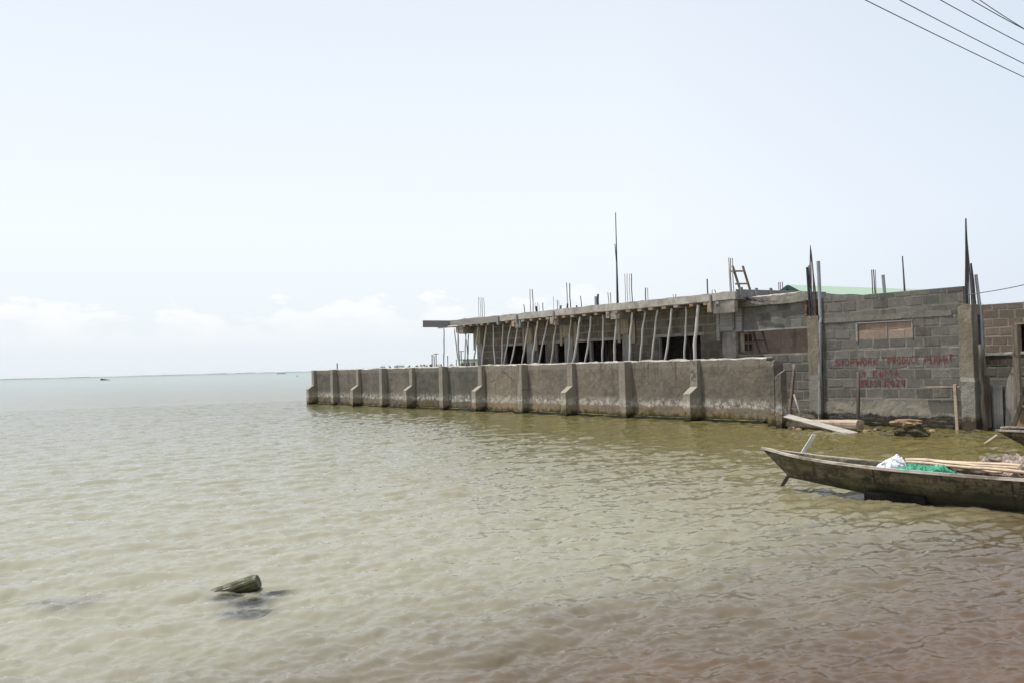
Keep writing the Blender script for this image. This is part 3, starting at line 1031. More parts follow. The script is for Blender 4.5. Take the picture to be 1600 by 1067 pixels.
# rear and end walls close the rooms so that they stay dark
mb = MB()
mb.box(uL + .01, uL + 0.18, WF + 0.2, 10, GZ, ZB)
mb.box(uL, uR, 10, 10.2, GZ, ZB)
mb.box(uL, uR, 6.0, 6.18, GZ, ZB)
bl.part("inner_wall", mb, M['conc'])


def swap(mb, x, y0):
    """turn a wall built facing -y at y=0 into one facing +x at the given x"""
    for v in mb.v: v.x, v.y = x - v.y, y0 + v.x
    return mb


mb = MB()
hs_ = [(.10, .24, 2.28, 2.50), (.28, .42, 2.28, 2.50), (.10, .24, 2.02, 2.22), (.28, .42, 2.02, 2.22)]
block_wall(mb, 0.0, 8.6, GZ, ZB - .02, 0, hs_, seed=31)
swap(mb, uR - .02, WF + .19)
bl.part("end_wall", mb, [M['redblock'], M['mortar_red']])
mb = MB(); mb.box(uR - .4, uR - .3, WF + .2, WF + .8, 1.6, 2.8); bl.part("vent_backing", mb, M['blackplastic'])
# lintel band
for h in holes:
    mb = MB(); mb.box(h[0] - .15, h[1] + .15, WF - 0.014, WF + 0.17, ZL, ZL + 0.10)
    bl.part("lintel", mb, M['conc'], bevel=0.006)
    for xx_ in (h[0], h[1] - .05):
        mb = MB(); mb.box(xx_, xx_ + .05, WF + 0.03, WF + 0.12, 0.95, ZL - .002)
        bl.part("window_frame", mb, M['board'])
mb = MB(); u = fu(924.5, WF + .1); mb.box(u - .05, u + .05, WF + .04, WF + .14, 0.95, ZL - .002)
bl.part("mullion", mb, M['lightcol'])
# columns with their formwork still on the heads
for (a, b, zt, tone) in ((745.5, 753, 2.72, 0), (823, 833, 2.62, 0), (882, 894.5, 2.72, 0), (973, 984.5, 2.72, 0), (1129, 1149.8, 2.62, 1)):
    ua, ub = on_w(a, 545, WF - .1)[0], on_w(b, 545, WF - .1)[0]
    mb = MB(); mb.gridbox(ua, ub, WF - .10, WF + .18, GZ, ZB - 0.02, 0.12, 0.006, 4)
    col_o = bl.part("column", mb, M['lightcol'] if not tone else M['conc'])
    mb = MB()
    yy = WF - .125
    mb.box(ua - .12, ub - .05, yy - .03, yy, zt - 0.0, ZB - .12)
    mb.box(ua - .16, ua - .03, yy - .055, yy - .031, zt - 0.28, ZB - .2)
    mb.box(ua - .03, ub + .02, yy - .05, yy - .031, zt + .10, zt + .20)
    mb.box(ub - .02, ub + .012, yy - .052, WF + .1, zt + 0.04, ZB - .06)
    bl.part("formwork_panel", mb, M['panel'] if not tone else M['board'], bevel=0.004, parent=col_o)
    if not tone and a > 760:
        mb = MB(); mb.box(ub + .02, ub + .22, WF - .06, WF - .03, zt - 0.32, ZB - .22)
        bl.part("formwork_board", mb, M['panel'], bevel=0.004, parent=col_o)
# slab with an uneven cast edge
u0, u1 = on_w(703.5, 505, WS)[0], on_w(1148.5, 460, WS)[0]
mb = MB()
mb.gridbox(u0, u1, WS, 11.2, ZB, ZT, 0.24, 0.016, 1.6, top=0.02)
slab_o = bl.part("slab", mb, M['fascia'])
# shuttering boards still nailed along the slab edge
for (a, b, dz) in ((703.6, 779, 0.0),):
    ua, ub = on_w(a, 505, WS)[0], on_w(b, 495, WS)[0]
    mb = MB(); mb.box(ua, ub, WS - .028, WS - .004, ZB - .03, ZT - 0.02)
    bl.part("edge_board", mb, M['board'], bevel=0.004, parent=slab_o)
for px in (779, 808, 866, 1112):
    mb = MB(); u = on_w(px, 490, WS)[0]; mb.box(u - .03, u + .03, WS - .06, WS - .005, ZB - .16, ZT - .05)
    bl.part("edge_cleat", mb, M['board'], bevel=0.004, parent=slab_o)
# board running out over the water from the far corner of the slab
e = on_u(661, 505, u0)
mb = MB(); mb.bar((u0 - .02, e[1], ZT - .155), (u0 - .02, WS + .3, ZT - .155), 0.03, 0.29)
bl.part("overhang_board", mb, M['board'], bevel=0.004, parent=slab_o)
mb = MB(); a = on_w(684.5, 512.3, WS - .35); mb.tube([(a[0], a[1], a[2]), (u0 + .1, WS - .1, a[2] + .02), (u0 + 2.2, WS + .3, a[2] + .06)], 0.04, 7)
bl.part("ledger_pole", mb, M['bamboo'], smooth=True)
# soffit shuttering (planks) and joists
mb = MB()
mb.box(u0 + .1, u1 - .1, WS + .05, WF - .01, ZB - .028, ZB - .004)
bl.part("soffit_planks", mb, M['joist'])
u = u0 + 0.5
k = 0
while u < u1 - .3:
    mb = MB(); wj = random.uniform(.06, .10)
    mb.box(u, u + wj * 2.2, WS - random.uniform(.0, .07), WF - .02, ZB - .105, ZB - .03)
    bl.part("joist", mb, M['joist'] if k % 3 else M['board'], bevel=0.004)
    u += random.uniform(.42, .7); k += 1
# cantilever beams
for (a, b, yb) in ((716, 722.5, 521.5), (804, 812, 511.8), (864.5, 871.5, 508), (953, 967, 498.3), (1113.5, 1147.5, 488)):
    ua, ub = on_w(a, 500, WS)[0], on_w(b, 500, WS)[0]
    zb = on_w(b, yb, WS)[2]
    mb = MB(); mb.gridbox(ua, ub, WS + .02, (WF + .1) if b < 1100 else WS + .16, zb, ZB - .01, 0.12, 0.006, 4)
    beam_o = bl.part("beam", mb, M['conc'])
    mb = MB(); mb.box(ua - .2, ua - .02, WS - .01, WS + .16, zb + .05, ZB - .03)
    bl.part("packing_block", mb, M['palewood'], bevel=0.004, parent=beam_o)
# near end: upstand formwork along the slab's short side
mb = MB()
mb.box(u1 + .004, u1 + .03, WS + .02, 4.6, ZB + .05, ZT + .05)
bl.part("edge_board", mb, M['board'], bevel=0.004, parent=slab_o)
for px, top in ((1158.5, 449), (1182, 450.5), (1204.7, 450.5)):
    p = on_u(px, top, u1 + .06); mb = MB(); mb.box(u1 + .034, u1 + .075, p[1] - .05, p[1] + .05, ZB, p[2])
    bl.part("stake", mb, M['board'], bevel=0.004)


def roof_bar(px, ytop, r=0.011, w=WF + .05, mat='paleste', lean=0.0, py0=None, zb=None):
    t = on_w(px, ytop, w)
    zb = ZT - .02 if zb is None else zb
    mb = MB()
    k = random.uniform(-.015, .015)
    mb.tube([(t[0] + lean, w, zb), (t[0] + lean * .45 + k, w + k, zb + (t[2] - zb) * .5), (t[0], w, t[2])], r, 6)
    return mb


for px, yt, r, w, mt in ((747.6, 464.5, .012, 1.4, 'paleste'), (749.8, 464.5, .012, 1.5, 'paleste'), (753, 465.5, .014, 1.4, 'steel'), (755.6, 465.5, .013, 1.5, 'paleste'),
                         (818.4, 476, .018, 1.4, 'steel'), (828, 452, .014, 1.4, 'steel'), (831.6, 452.5, .018, 1.5, 'steel'), (836.2, 473, .01, 1.6, 'paleste'), (839.6, 472.5, .012, 1.6, 'paleste'),
                         (842, 474, .01, 1.6, 'paleste'), (848, 473.5, .018, 1.5, 'steel'), (864.7, 464, .010, 1.4, 'paleste'), (870.5, 469, .014, 1.4, 'steel'), (872.6, 470, .010, 1.5, 'paleste'),
                         (885.2, 442, .020, 1.4, 'pvc'), (890.2, 443, .020, 1.5, 'steel'), (907, 463, .016, 1.5, 'steel'), (949.6, 457.5, .016, 1.6, 'paleste'), (953.8, 457.5, .018, 1.6, 'paleste'),
                         (976, 428.5, .012, 1.4, 'paleste'), (979.8, 428, .013, 1.4, 'paleste'), (983.5, 428.5, .011, 1.6, 'paleste'), (986.8, 428, .017, 1.5, 'steel'), (1008.8, 450, .02, 1.6, 'steel'), (1012, 450, .014, 1.6, 'paleste'),
                         (1051.6, 460, .012, 1.6, 'paleste'), (1056, 460, .014, 1.6, 'steel'), (1105, 436.5, .022, 1.5, 'steel'), (1113, 453, .012, 1.0, 'paleste'), (1116.4, 453, .012, 1.0, 'steel'),
                         (1138.6, 403, .016, 1.5, 'paleste'), (1141.5, 404, .014, 1.5, 'steel'), (1144.4, 403.5, .016, 1.5, 'paleste')):
    bl.part("rebar", roof_bar(px, yt, r, w, lean=random.uniform(0, .05)), M[mt])
for px, yt, r, w, mt in ((837.8, 479, .045, 1.4, 'blackpipe'), (876.5, 477.5, .035, 1.4, 'blackpipe'), (887, 475, .035, 1.4, 'blackpipe'), (900.7, 477.5, .03, 1.4, 'blackpipe'), (930.7, 463.5, .05, 1.6, 'pvc'), (934.4, 460, .038, 1.5, 'blackpipe')):
    bl.part("pipe", roof_bar(px, yt, r, w), M[mt], smooth=False)
# the tall paired bar
t0 = on_w(961.8, 332.5, 1.5); b0 = on_w(965.9, 471, 1.5)
mb = MB(); mb.tube([(b0[0], 1.5, ZT - .02), ((t0[0] * .45 + b0[0] * .55) - .01, 1.5, (t0[2] + ZT) / 2), (t0[0], 1.5, t0[2])], [.024, .022, .015], 6)
bl.part("rebar", mb, M['blackpipe'])
t1 = on_w(960.7, 381.5, 1.5); c1_ = on_w(963.4, 412, 1.46)
mb = MB(); mb.tube([(b0[0] - .02, 1.46, ZT - .02), (c1_[0], 1.46, c1_[2]), (t1[0], 1.5, t1[2])], [.024, .02, .014], 6)
bl.part("rebar", mb, M['blackpipe'])

# timbers standing inside the dark rooms
for k, (px, lean) in enumerate(((946, .3), (951, -.35), (958, -.3), (1085, -.5), (1079, .2), (813, .1))):
    u = fu(px, 2.6); mb = MB()
    mb.tube([(u, 2.6, GZ), (u + lean, 2.7, ZB - .02)], 0.045, 7)
    single("indoor_prop", ["timber prop in the widest dark opening, left one", "timber prop in the widest dark opening, middle one leaning left", "timber prop in the widest dark opening, right one leaning left",
                           "steeply leaning timber in the right-hand dark opening", "upright timber in the right-hand dark opening", "upright timber in the farthest dark opening"][k],
           "prop", mb, M['oldwood'], (u, 2.6, GZ), group="timbers propping the slab inside the rooms", smooth=True)

# ------------------------------------------------------------------ bamboo props under the slab edge
PROPS = [(693.5, 512, 693.6, 571, .035, .25, .1), (709.5, 516, 717.5, 566, .035, .9, .1), (715, 511, 717.8, 570, .045, .62, .35), (728, 522, 725.3, 563, .03, 1.1, .1), (732.3, 523, 729.3, 570, .038, .95, .1),
         (727.6, 522, 731.2, 566, .026, 1.2, .1), (747.5, 512, 740.5, 569, .04, .7, .3), (759.8, 511, 753.8, 569, .05, .75, .6), (770.5, 507.5, 774.3, 568, .045, .7, .4), (786, 508, 783.5, 568, .04, .75, .6),
         (799, 506, 787, 568, .036, .7, .7), (811, 513.5, 799, 567, .044, .7, .7), (826, 505, 817, 566, .046, .75, .7), (840, 503, 833, 566.5, .05, .7, .8), (856, 503, 842, 565, .042, .75, .7),
         (870, 509.5, 861, 565, .042, .72, .6), (892.6, 498, 886.5, 564.5, .045, .8, .4), (907.5, 496.5, 895.3, 564.5, .062, .7, .8), (924, 494.5, 914.3, 564.5, .05, .72, .7), (942, 492.5, 941, 563, .045, .75, .7),
         (964, 500, 961.5, 562, .06, .72, .6), (987.7, 489, 983.7, 561, .055, .7, .9), (1008.4, 487, 1000.6, 561, .048, .72, .7), (1028, 484.5, 1019.7, 560, .046, .7, .7), (1050.6, 482.5, 1042, 560, .05, .7, .9),
         (1072, 479.5, 1071, 559, .045, .75, .7), (1090, 476.5, 1087, 558.7, .075, .7, 1.0)]
ORD = ["first", "second", "third", "fourth", "fifth", "sixth", "seventh", "eighth", "ninth", "tenth", "eleventh", "twelfth", "thirteenth", "fourteenth", "fifteenth", "sixteenth",
       "seventeenth", "eighteenth", "nineteenth", "twentieth", "twenty-first", "twenty-second", "twenty-third", "twenty-fourth", "twenty-fifth", "twenty-sixth", "twenty-seventh"]
for i, (xa, ya, xb, yb, r, w, tone) in enumerate(PROPS):
    a = on_w(xa, ya, w); b = on_w(xb, yb, w)
    d = (b - a); kk = (GZ - a.z) / d.z
    foot = a + d * kk
    if ya < 519 and w < WF and i > 0: a.z = max(a.z, ZB - .11)
    bend = random.uniform(-.05, .05)
    mb = MB(); pts = []; rs = []
    n = 14
    for k in range(n + 1):
        t = k / n
        p = a.lerp(foot, t)
        p.x += bend * math.sin(math.pi * t) + 0.02 * math.sin(t * 9 + i) * r / .05 + 0.012 * math.sin(t * 23 + 2 * i)
        pts.append(p); rs.append(r * .77 * (0.82 + 0.3 * t) * (1 + (0.10 if k % 3 == 0 else -0.03)))
    mb.tube(pts, rs, 9, 0, tone)
    lean = xa - xb
    how = "upright" if abs(lean) < 3.2 else ("slanting" if abs(lean) < 9 else "strongly slanting")
    th = "thick" if r > .053 else ("thin" if r < .037 else "pale")
    if i == 0: lab = "dark upright pole under the board at the slab's far corner, outermost prop"
    elif i == 26: lab = "thick pale crooked pole under the near end of the slab, nearest of the props"
    else: lab = f"{th} {how} pole under slab edge, {ORD[i]} prop from the far end"
    single("pole_prop", lab, "prop", mb, M['bamboo'], tuple(foot), group="wooden poles propping the slab edge", smooth=True)

# ------------------------------------------------------------------ link wall between the building and the street wall
WR = 0.90
P1 = FB.w((-1.95, 1.24, 0)); P2 = FB.w((0.80, WR + .16, 0))
ex = (P2 - P1); LL = ex.length
FL = Frame(P1, math.atan2(ex.y, ex.x))


def on_link(px, py, y=0.0):
    d = ray(px, py)
    nrm = FL.m @ Vector((0, 1, 0))
    t = (FL.w((0, y, 0)) - CAMP).dot(nrm) / d.dot(nrm)
    q = CAMP + d * t - FL.org
    return Vector((q.dot(FL.m @ Vector((1, 0, 0))), q.dot(nrm), q.z + 0))


lk = Thing("link_wall", "grey block wall with a long gap under a cement capped beam, right of slab building", "wall", (1.5, 0, -0.4), FL)
zs1 = on_link(1230, 551.5)[2]; zl1 = on_link(1215, 513)[2]; zb1 = on_link(1210, 476)[2]; zt1 = on_link(1235, 460)[2]
x0 = on_link(1162, 500)[0]
mb = MB(); block_wall(mb, x0, LL, zl1, zb1, 0, seed=21); block_wall(mb, x0 - .3, LL, -0.6, zs1, 0.0, seed=23)
lk.part("wall", mb, [M['block'], M['mortar']])
mb = MB(); mb.gridbox(on_link(1150, 480, -.1)[0], LL - .12, -.10, 0.22, zb1, zt1, 0.12, 0.022, 2.5, top=0.04)
lk.part("beam", mb, M['conc'])
mb = MB(); mb.box(x0, LL, -.012, .14, zl1 - .05, zl1 - .002); lk.part("lintel_board", mb, M['board'], bevel=.004)
mb = MB(); xa = on_link(1151, 500)[0]; mb.box(xa, x0 - .03, -.06, .1, zl1 - .03, zb1 - .02); lk.part("formwork_board", mb, M['board'], bevel=.004)
mb = MB(); xa = on_link(1152, 530)[0]; mb.box(xa, xa + .14, .12, .15, 1.98, zl1 - .06); lk.part("formwork_board", mb, M['panel'], bevel=.004)
# crumpled black plastic and sticks on top of the beam
mb = MB()
n = 26; xa, xb = on_link(1128, 468)[0], on_link(1247, 458)[0]
for i in range(n + 1):
    for j in range(9):
        x = xa + (xb - xa) * i / n; t = j / 8
        yv = -.10 + t * .42; zv = zt1 + .04 + .035 * nz((x, t * 3, 0), 4, 1) + (0.0 if t > .25 else -(0.25 - t) * (.30 + .35 * nz((x, 0, 0), 3, 6)))
        mb.v.append(Vector((x, yv - .02 * nz((x, t, 0), 6, 3), zv)))
for i in range(n):
    for j in range(8):
        a = i * 9 + j; mb.face((a, a + 9, a + 10, a + 1))
o = single("plastic_sheet", "crumpled grey cement sacking draped along the top of the link wall's beam", "sheet", mb, M['sheet'], (2, 0, zt1), FL, smooth=True)
md = o.modifiers.new('thick', 'SOLIDIFY'); md.thickness = 0.006
SL = ["long dark stick lying on the link wall's beam, its pale tip hanging over the edge", "short black stick lying on the link wall's beam near the ladder", "thin dark stick lying on the link wall's beam, farthest right of the three"]
for k, (a, b, mt) in enumerate((((1132, 464.5), (1193, 472), 'blackpipe'), ((1150, 465), (1180, 466.5), 'blackpipe'), ((1170, 466), (1210, 471.5), 'steel'))):
    p, q = on_link(*a, -.14 - .03 * k), on_link(*b, -.14 - .03 * k); mb = MB(); mb.tube([p, p.lerp(q, .5) + Vector((0, 0, .015)), q], .018, 6)
    single("stick", SL[k], "stick", mb, M[mt], tuple(p), FL, "sticks lying on the link wall")

# ladder standing behind the link wall
ld = Thing("ladder", "rough wooden ladder leaning behind the link wall and rising above it", "ladder", tuple(on_w(1198, 580, 2.0)))
ra = (on_w(1144.5, 415.5, 1.62), on_w(1192, 565, 2.0)); rb = (on_w(1160.5, 416, 1.62), on_w(1206, 565, 2.0))
for a, b in (ra, rb):
    mb = MB(); mb.bar(a, b, .075, .06); ld.part("rail", mb, M['oldwood'], bevel=.008)
for ya in (424.5, 444.5, 466, 488, 510, 533, 553):
    t = (ya - 415.5) / 149.5
    mb = MB(); p = ra[0].lerp(ra[1], t); q = rb[0].lerp(rb[1], t); e = (q - p) * .16
    mb.bar(p - e + Vector((0, -.05, 0)), q + e + Vector((0, -.05, .02)), .04, .055); ld.part("rung", mb, M['oldwood'], bevel=.006)

# ------------------------------------------------------------------ street-side block wall with painted notice
sp_l = on_w(1284, 560, WR)[0]; sp_r = on_w(1509, 560, WR)[0]
zt2 = on_w(1400, 456.5, WR)[2]
hw = Thing("block_wall", "tall grey block wall with a painted stop work notice and a bricked-up window", "wall", ((sp_l + sp_r) / 2, WR, -0.4))
wh = (on_w(1339, 510, WR)[0], on_w(1425.5, 510, WR)[0], on_w(1425, 527.5, WR)[2], on_w(1425, 500, WR)[2])
mb = MB(); block_wall(mb, sp_l, sp_r, -0.6, zt2, WR, [wh], seed=41, zoff=0.06, thick=0.2)
hw.part("wall", mb, [M['block'], M['mortar']])
mb = MB(); block_wall(mb, wh[0] + .02, wh[1] - .02, wh[2], wh[3] - .02, WR + .012, seed=44, thick=.1, course=.24)
inf_o = hw.part("window_infill", mb, [M['redblock'], M['mortar_red']])
mb = MB(); um = on_w(1385, 512, WR)[0]
mb.box(wh[0] - .03, wh[1] + .03, WR - .030, WR + .06, wh[3] - .022, wh[3])
mb.box(wh[0] - .028, wh[0] + .03, WR - .026, WR + .06, wh[2] - .05, wh[3] - .023)
mb.box(wh[1] - .012, wh[1] + .02, WR - .022, WR + .06, wh[2] - .01, wh[3] - .023)
mb.box(um - .016, um + .016, WR - .004, WR + .06, wh[2], wh[3] - .023)
hw.part("window_frame", mb, M['board'], bevel=.004, parent=inf_o)
mb = MB(); mb.gridbox(sp_l, sp_r - .3, WR - .02, WR + .1, 2.66, 2.79, 0.1, 0.018, 3.5, top=.03)
hw.part("bond_beam", mb, M['mortar'])
mb = MB(); mb.gridbox(sp_l + .05, sp_r - .25, WR - .022, WR + .1, 0.27, 0.60, 0.06, 0.016, 5.0, top=.05, f=lambda q: Vector((q.x, q.y, q.z + (0.07 * nz((q.x, 0, 0), 2.3, 8) + .05 * nz((q.x, 0, 0), 7.3, 8) if q.z < .4 else 0))))
hw.part("plaster_skirt", mb, M['mortar'])
mb = MB(); mb.gridbox(sp_l + .02, sp_r - .2, WR - .09, WR + .05, -.6, 0.08, 0.15, 0.03, 3.0, top=.05)
hw.part("footing", mb, M['seawall'])
# hand-painted notice
G = {'S': [[(1, .85), (.6, 1), (.1, .85), (.2, .58), (.8, .42), (.9, .15), (.5, 0), (0, .12)]], 'T': [[(0, 1), (1, 1)], [(.5, 1), (.5, 0)]], 'O': [[(.5, 1), (.08, .75), (.05, .3), (.5, 0), (.92, .3), (.9, .75), (.5, 1)]],
     'P': [[(.1, 0), (.1, 1), (.7, .98), (.9, .75), (.65, .5), (.1, .48)]], 'W': [[(0, 1), (.22, 0), (.5, .7), (.75, 0), (1, 1)]], 'R': [[(.1, 0), (.1, 1), (.7, .98), (.85, .75), (.6, .52), (.1, .5)], [(.45, .5), (.95, 0)]],
     'K': [[(.1, 1), (.1, 0)], [(.9, 1), (.12, .48), (.95, 0)]], 'D': [[(.1, 0), (.1, 1), (.6, .95), (.92, .6), (.85, .25), (.5, .02), (.1, 0)]], 'U': [[(.08, 1), (.1, .25), (.45, 0), (.85, .22), (.92, 1)]],
     'C': [[(.92, .8), (.5, 1), (.1, .7), (.08, .3), (.5, 0), (.92, .18)]], 'E': [[(.9, 1), (.1, 1), (.1, 0), (.92, 0)], [(.1, .52), (.7, .52)]], 'M': [[(.05, 0), (.1, 1), (.5, .35), (.9, 1), (.95, 0)]], 'I': [[(.5, 1), (.5, 0)]],
     'B': [[(.1, 0), (.1, 1), (.65, .96), (.75, .72), (.5, .52), (.1, .5)], [(.5, .52), (.9, .3), (.7, .03), (.1, 0)]], 'Y': [[(.05, 1), (.5, .5)], [(.95, 1), (.45, 0)]], 'e': [[(.1, .38), (.85, .4), (.75, .68), (.4, .7), (.1, .4), (.3, .02), (.85, .1)]],
     'A': [[(0, 0), (.5, 1), (1, 0)], [(.2, .38), (.8, .38)]], '0': [[(.5, .95), (.1, .7), (.1, .25), (.5, 0), (.88, .3), (.85, .72), (.5, .95)]], '4': [[(.2, 1), (.12, .45), (.9, .45)], [(.75, .95), (.75, 0)]], '/': [[(.75, 1), (.2, 0)]],
     '2': [[(.1, .8), (.5, 1), (.85, .75), (.1, 0), (.95, .02)]], '!': [[(.5, 1), (.5, .35)], [(.5, .1), (.5, 0)]]}


def paint_line(mb, items, yfun, hgt):
    rnd = random.Random(77 + len(items) * 7)
    for ch, xa, xb in items:
        y0 = yfun((xa + xb) / 2)
        A = on_w(xa, y0, WR - .014); B = on_w(xb, y0, WR - .014)
        w_, zb = B.x - A.x, A.z + rnd.uniform(-.010, .010)
        hh = hgt * rnd.uniform(.92, 1.10); sl = rnd.uniform(-.08, .10) * w_; bw = rnd.uniform(.85, 1.15)
        for st in G[ch]:
            pts = []
            for k in range(len(st) - 1):
                for q in range(3):
                    t = q / 3; pts.append((st[k][0] * (1 - t) + st[k + 1][0] * t, st[k][1] * (1 - t) + st[k + 1][1] * t))
            pts.append(st[-1])
            P = [Vector((A.x + p[0] * w_ + sl * p[1] + rnd.uniform(-.004, .004), 0, zb + p[1] * hh + rnd.uniform(-.004, .004))) for p in pts]
            b = len(mb.v)
            for k, p in enumerate(P):
                t = (P[min(k + 1, len(P) - 1)] - P[max(k - 1, 0)]); t.normalize()
                nn = Vector((-t.z, 0, t.x)) * bw * (.0128 + .004 * math.sin(k * 1.7) + rnd.uniform(-.004, .004))
                for sgn, yy in ((-1, -.014), (1, -.014), (1, -.0105), (-1, -.0105)):
                    v = p + nn * sgn; mb.v.append(Vector((v.x, WR + yy, v.z)))
            for k in range(len(P) - 1):
                a = b + 4 * k
                mb.face((a, a + 1, a + 5, a + 4)); mb.face((a + 1, a + 2, a + 6, a + 5)); mb.face((a + 3, a, a + 4, a + 7))


NOTICE = []
NOTICE.append(([('S', 1304, 1312.5), ('T', 1313.5, 1319), ('O', 1319.5, 1326.5), ('P', 1328.5, 1335)], lambda x: 571 - (x - 1304) * .029, .165))
NOTICE.append(([('W', 1337, 1346), ('O', 1347.5, 1353.5), ('R', 1356, 1362.5), ('K', 1364, 1373)], lambda x: 571 - (x - 1304) * .029, .165))
NOTICE.append(([('!', 1378, 1383)], lambda x: 571 - (x - 1304) * .029, .165))
NOTICE.append(([('P', 1387, 1393), ('R', 1395, 1400.5), ('O', 1402, 1407.5), ('D', 1409.5, 1415), ('U', 1416.5, 1422), ('C', 1424, 1429.5), ('E', 1430.5, 1436)], lambda x: 571 - (x - 1304) * .029, .165))
NOTICE.append(([('P', 1444, 1451), ('E', 1452.5, 1458), ('R', 1459.5, 1466), ('M', 1467, 1475.5), ('I', 1477, 1480), ('T', 1482, 1489)], lambda x: 571 - (x - 1304) * .029, .165))
NOTICE.append(([('B', 1337, 1343.5), ('Y', 1346.5, 1354)], lambda x: 589.3 - (x - 1344) * .022, .17))
NOTICE.append(([('K', 1364, 1370.5), ('e', 1373, 1380.5), ('M', 1382.5, 1393.5), ('A', 1397.5, 1405)], lambda x: 589.3 - (x - 1344) * .022, .17))
NOTICE.append(([('0', 1344, 1349), ('4', 1351, 1356.5), ('/', 1358, 1362.5), ('0', 1364, 1369.5), ('4', 1370.5, 1376), ('/', 1380.5, 1385), ('2', 1385.5, 1391), ('0', 1392, 1397), ('2', 1399, 1406.5), ('4', 1408, 1414)], lambda x: 603.5 + (x - 1344) * .012, .19))
for items, yf, hg in NOTICE:
    mb = MB(); paint_line(mb, items, yf, hg)
    hw.part("painted_word", mb, M['paint'])

# bars and pipe rising behind the wall top
for px, yt, r, mt, w in ((1362, 422, .014, 'steel', 1.6), (1364.8, 421.5, .014, 'steel', 1.6), (1367.6, 422, .012, 'paleste', 1.7)):
    hw.part("rebar", roof_bar(px, yt, r, w, zb=2.6), M[mt])
hw.part("pipe", roof_bar(1379.6, 430, .042, 1.5, zb=2.6, lean=.04), M['pvc'])
for px0 in (1413, 1414.5):
    t = on_w(1410, 400.5, 1.3); b = on_w(px0, 458, 1.3); mb = MB(); mb.tube([(b.x, 1.3, 2.8), (b.x, 1.3, b.z), (t.x, 1.3, t.z)], .014, 6)
    hw.part("rebar", mb, M['steel'])

# left column of the wall
WC = WR - .14
ca_, cb_ = on_w(1262.5, 560, WC)[0], on_w(1279, 560, WC)[0]
zc1 = on_w(1272, 494.5, WC)[2]
lc = Thing("concrete_column", "rough tan concrete column with a rusty bar cluster and grey pipe, left end of the notice wall", "column", ((ca_ + cb_) / 2, WC, -.5))
mb = MB(); mb.gridbox(ca_, cb_ + .02, WC, WR + .2, -.6, zc1, 0.09, 0.012, 4, top=.04)
mb.gridbox(cb_ + .07, sp_l + .08, WR - .06, WR + .1, -.6, 2.62, .1, .014, 4)
lc.part("shaft", mb, M['column'])
apex = on_w(1267, 383.5, WC + .15)
for k, (px, py, dw_) in enumerate(((1264.8, 466, .05), (1268, 466, .2), (1271.5, 466, .1), (1275.5, 466, .22), (1266.5, 466, .22), (1273, 466, .04))):
    b = on_w(px, py, WC + dw_); mid = apex.lerp(b, .5) + Vector((.015 * ((k % 3) - 1), 0, 0))
    mb = MB(); mb.tube([(b.x + .02, WC + dw_, zc1 - .05), (b.x, WC + dw_, b.z), mid, apex + Vector((.006 * k - .015, 0, -.05 * k))], [.014, .013, .012, .010], 6)
    lc.part("rebar", mb, M['steel'])
t = on_w(1261.2, 418, WC + .05); b = on_w(1266.4, 494, WC + .05); mb = MB(); mb.tube([(b.x, WC + .05, b.z - .05), t], .036, 8); lc.part("pipe", mb, M['blackpipe'], smooth=False)
t = on_w(1263.8, 415, WC + .2); b = on_w(1267.6, 490, WC + .2); mb = MB(); mb.tube([(b.x, WC + .2, b.z - .05), t], .022, 8); lc.part("pipe", mb, M['paleste'])
t = on_w(1278.5, 408.5, WR - .03); b = on_w(1283, 498, WR - .03); d = (b - t); b2 = on_w(1283.5, 655, WR - .03)
mb = MB(); mb.tube([(b2.x, WR - .10, b2.z), (b.x, WR - .08, b.z - .1), (b.x, WR - .05, b.z), t], .050, 10); lc.part("pipe", mb, M['pvc'], smooth=False)
for (px, ya, yb, hw_) in ((1260.5, 470, 493, .035), (1274, 469, 493, .05)):
    p, q = on_w(px, ya, WC + .16), on_w(px + .8, yb, WC + .16)
    mb = MB(); mb.gridbox(p.x - hw_, p.x + hw_, WC + .1, WC + .24, q.z, p.z, .045, .03, 9, top=.05)
    lc.part("broken_brick", mb, M['rust'])

# right column
WD = WR - .28
ca_, cb_ = on_w(1499, 560, WD)[0], on_w(1520.5, 560, WD)[0]
zc2 = on_w(1505, 479, WD)[2]
rc = Thing("concrete_column", "stout tan concrete column with a tall bar cluster, right end of the notice wall", "column", ((ca_ + cb_) / 2, WD, -.5))
mb = MB(); mb.gridbox(ca_, cb_, WD, WR + .22, -.6, zc2, .09, .014, 4, top=.05, f=lambda q: Vector((q.x + (.03 if q.z < 1.2 else 0), q.y - (.03 if q.z < 1.2 else 0), q.z)))
rc.part("shaft", mb, M['column'])
for k, (bx_, tx, ty, dw_, r, mt) in enumerate(((1508, 1508.6, 343, .05, .014, 'steel'), (1511.2, 1509.2, 341.5, .1, .022, 'blackpipe'), (1514.8, 1509.8, 352, .15, .014, 'steel'), (1518.5, 1510.5, 368, .2, .013, 'steel'),
                                               (1519.5, 1513.2, 400, .3, .013, 'paleste'), (1524, 1517.4, 411.5, .3, .022, 'blackpipe'), (1521.2, 1516.3, 412.5, .35, .014, 'steel'))):
    t = on_w(tx, ty, WD + dw_); b = on_w(bx_, 477, WD + dw_)
    mb = MB(); mb.tube([(b.x, WD + dw_, zc2 - .1), (b.x, WD + dw_, b.z), b.lerp(t, .55) + Vector((.01, 0, 0)), t], [r, r, r, r * .7], 6); rc.part("rebar", mb, M[mt])
t = on_w(1524.8, 429.5, WR + .1); b = on_w(1531, 480, WR + .1); b2 = on_w(1534.2, 545, WR + .1)
mb = MB(); mb.tube([(b2.x, WR + .1, b2.z), (b.x, WR + .1, b.z), t], .038, 10); rc.part("pipe", mb, M['pvc'])
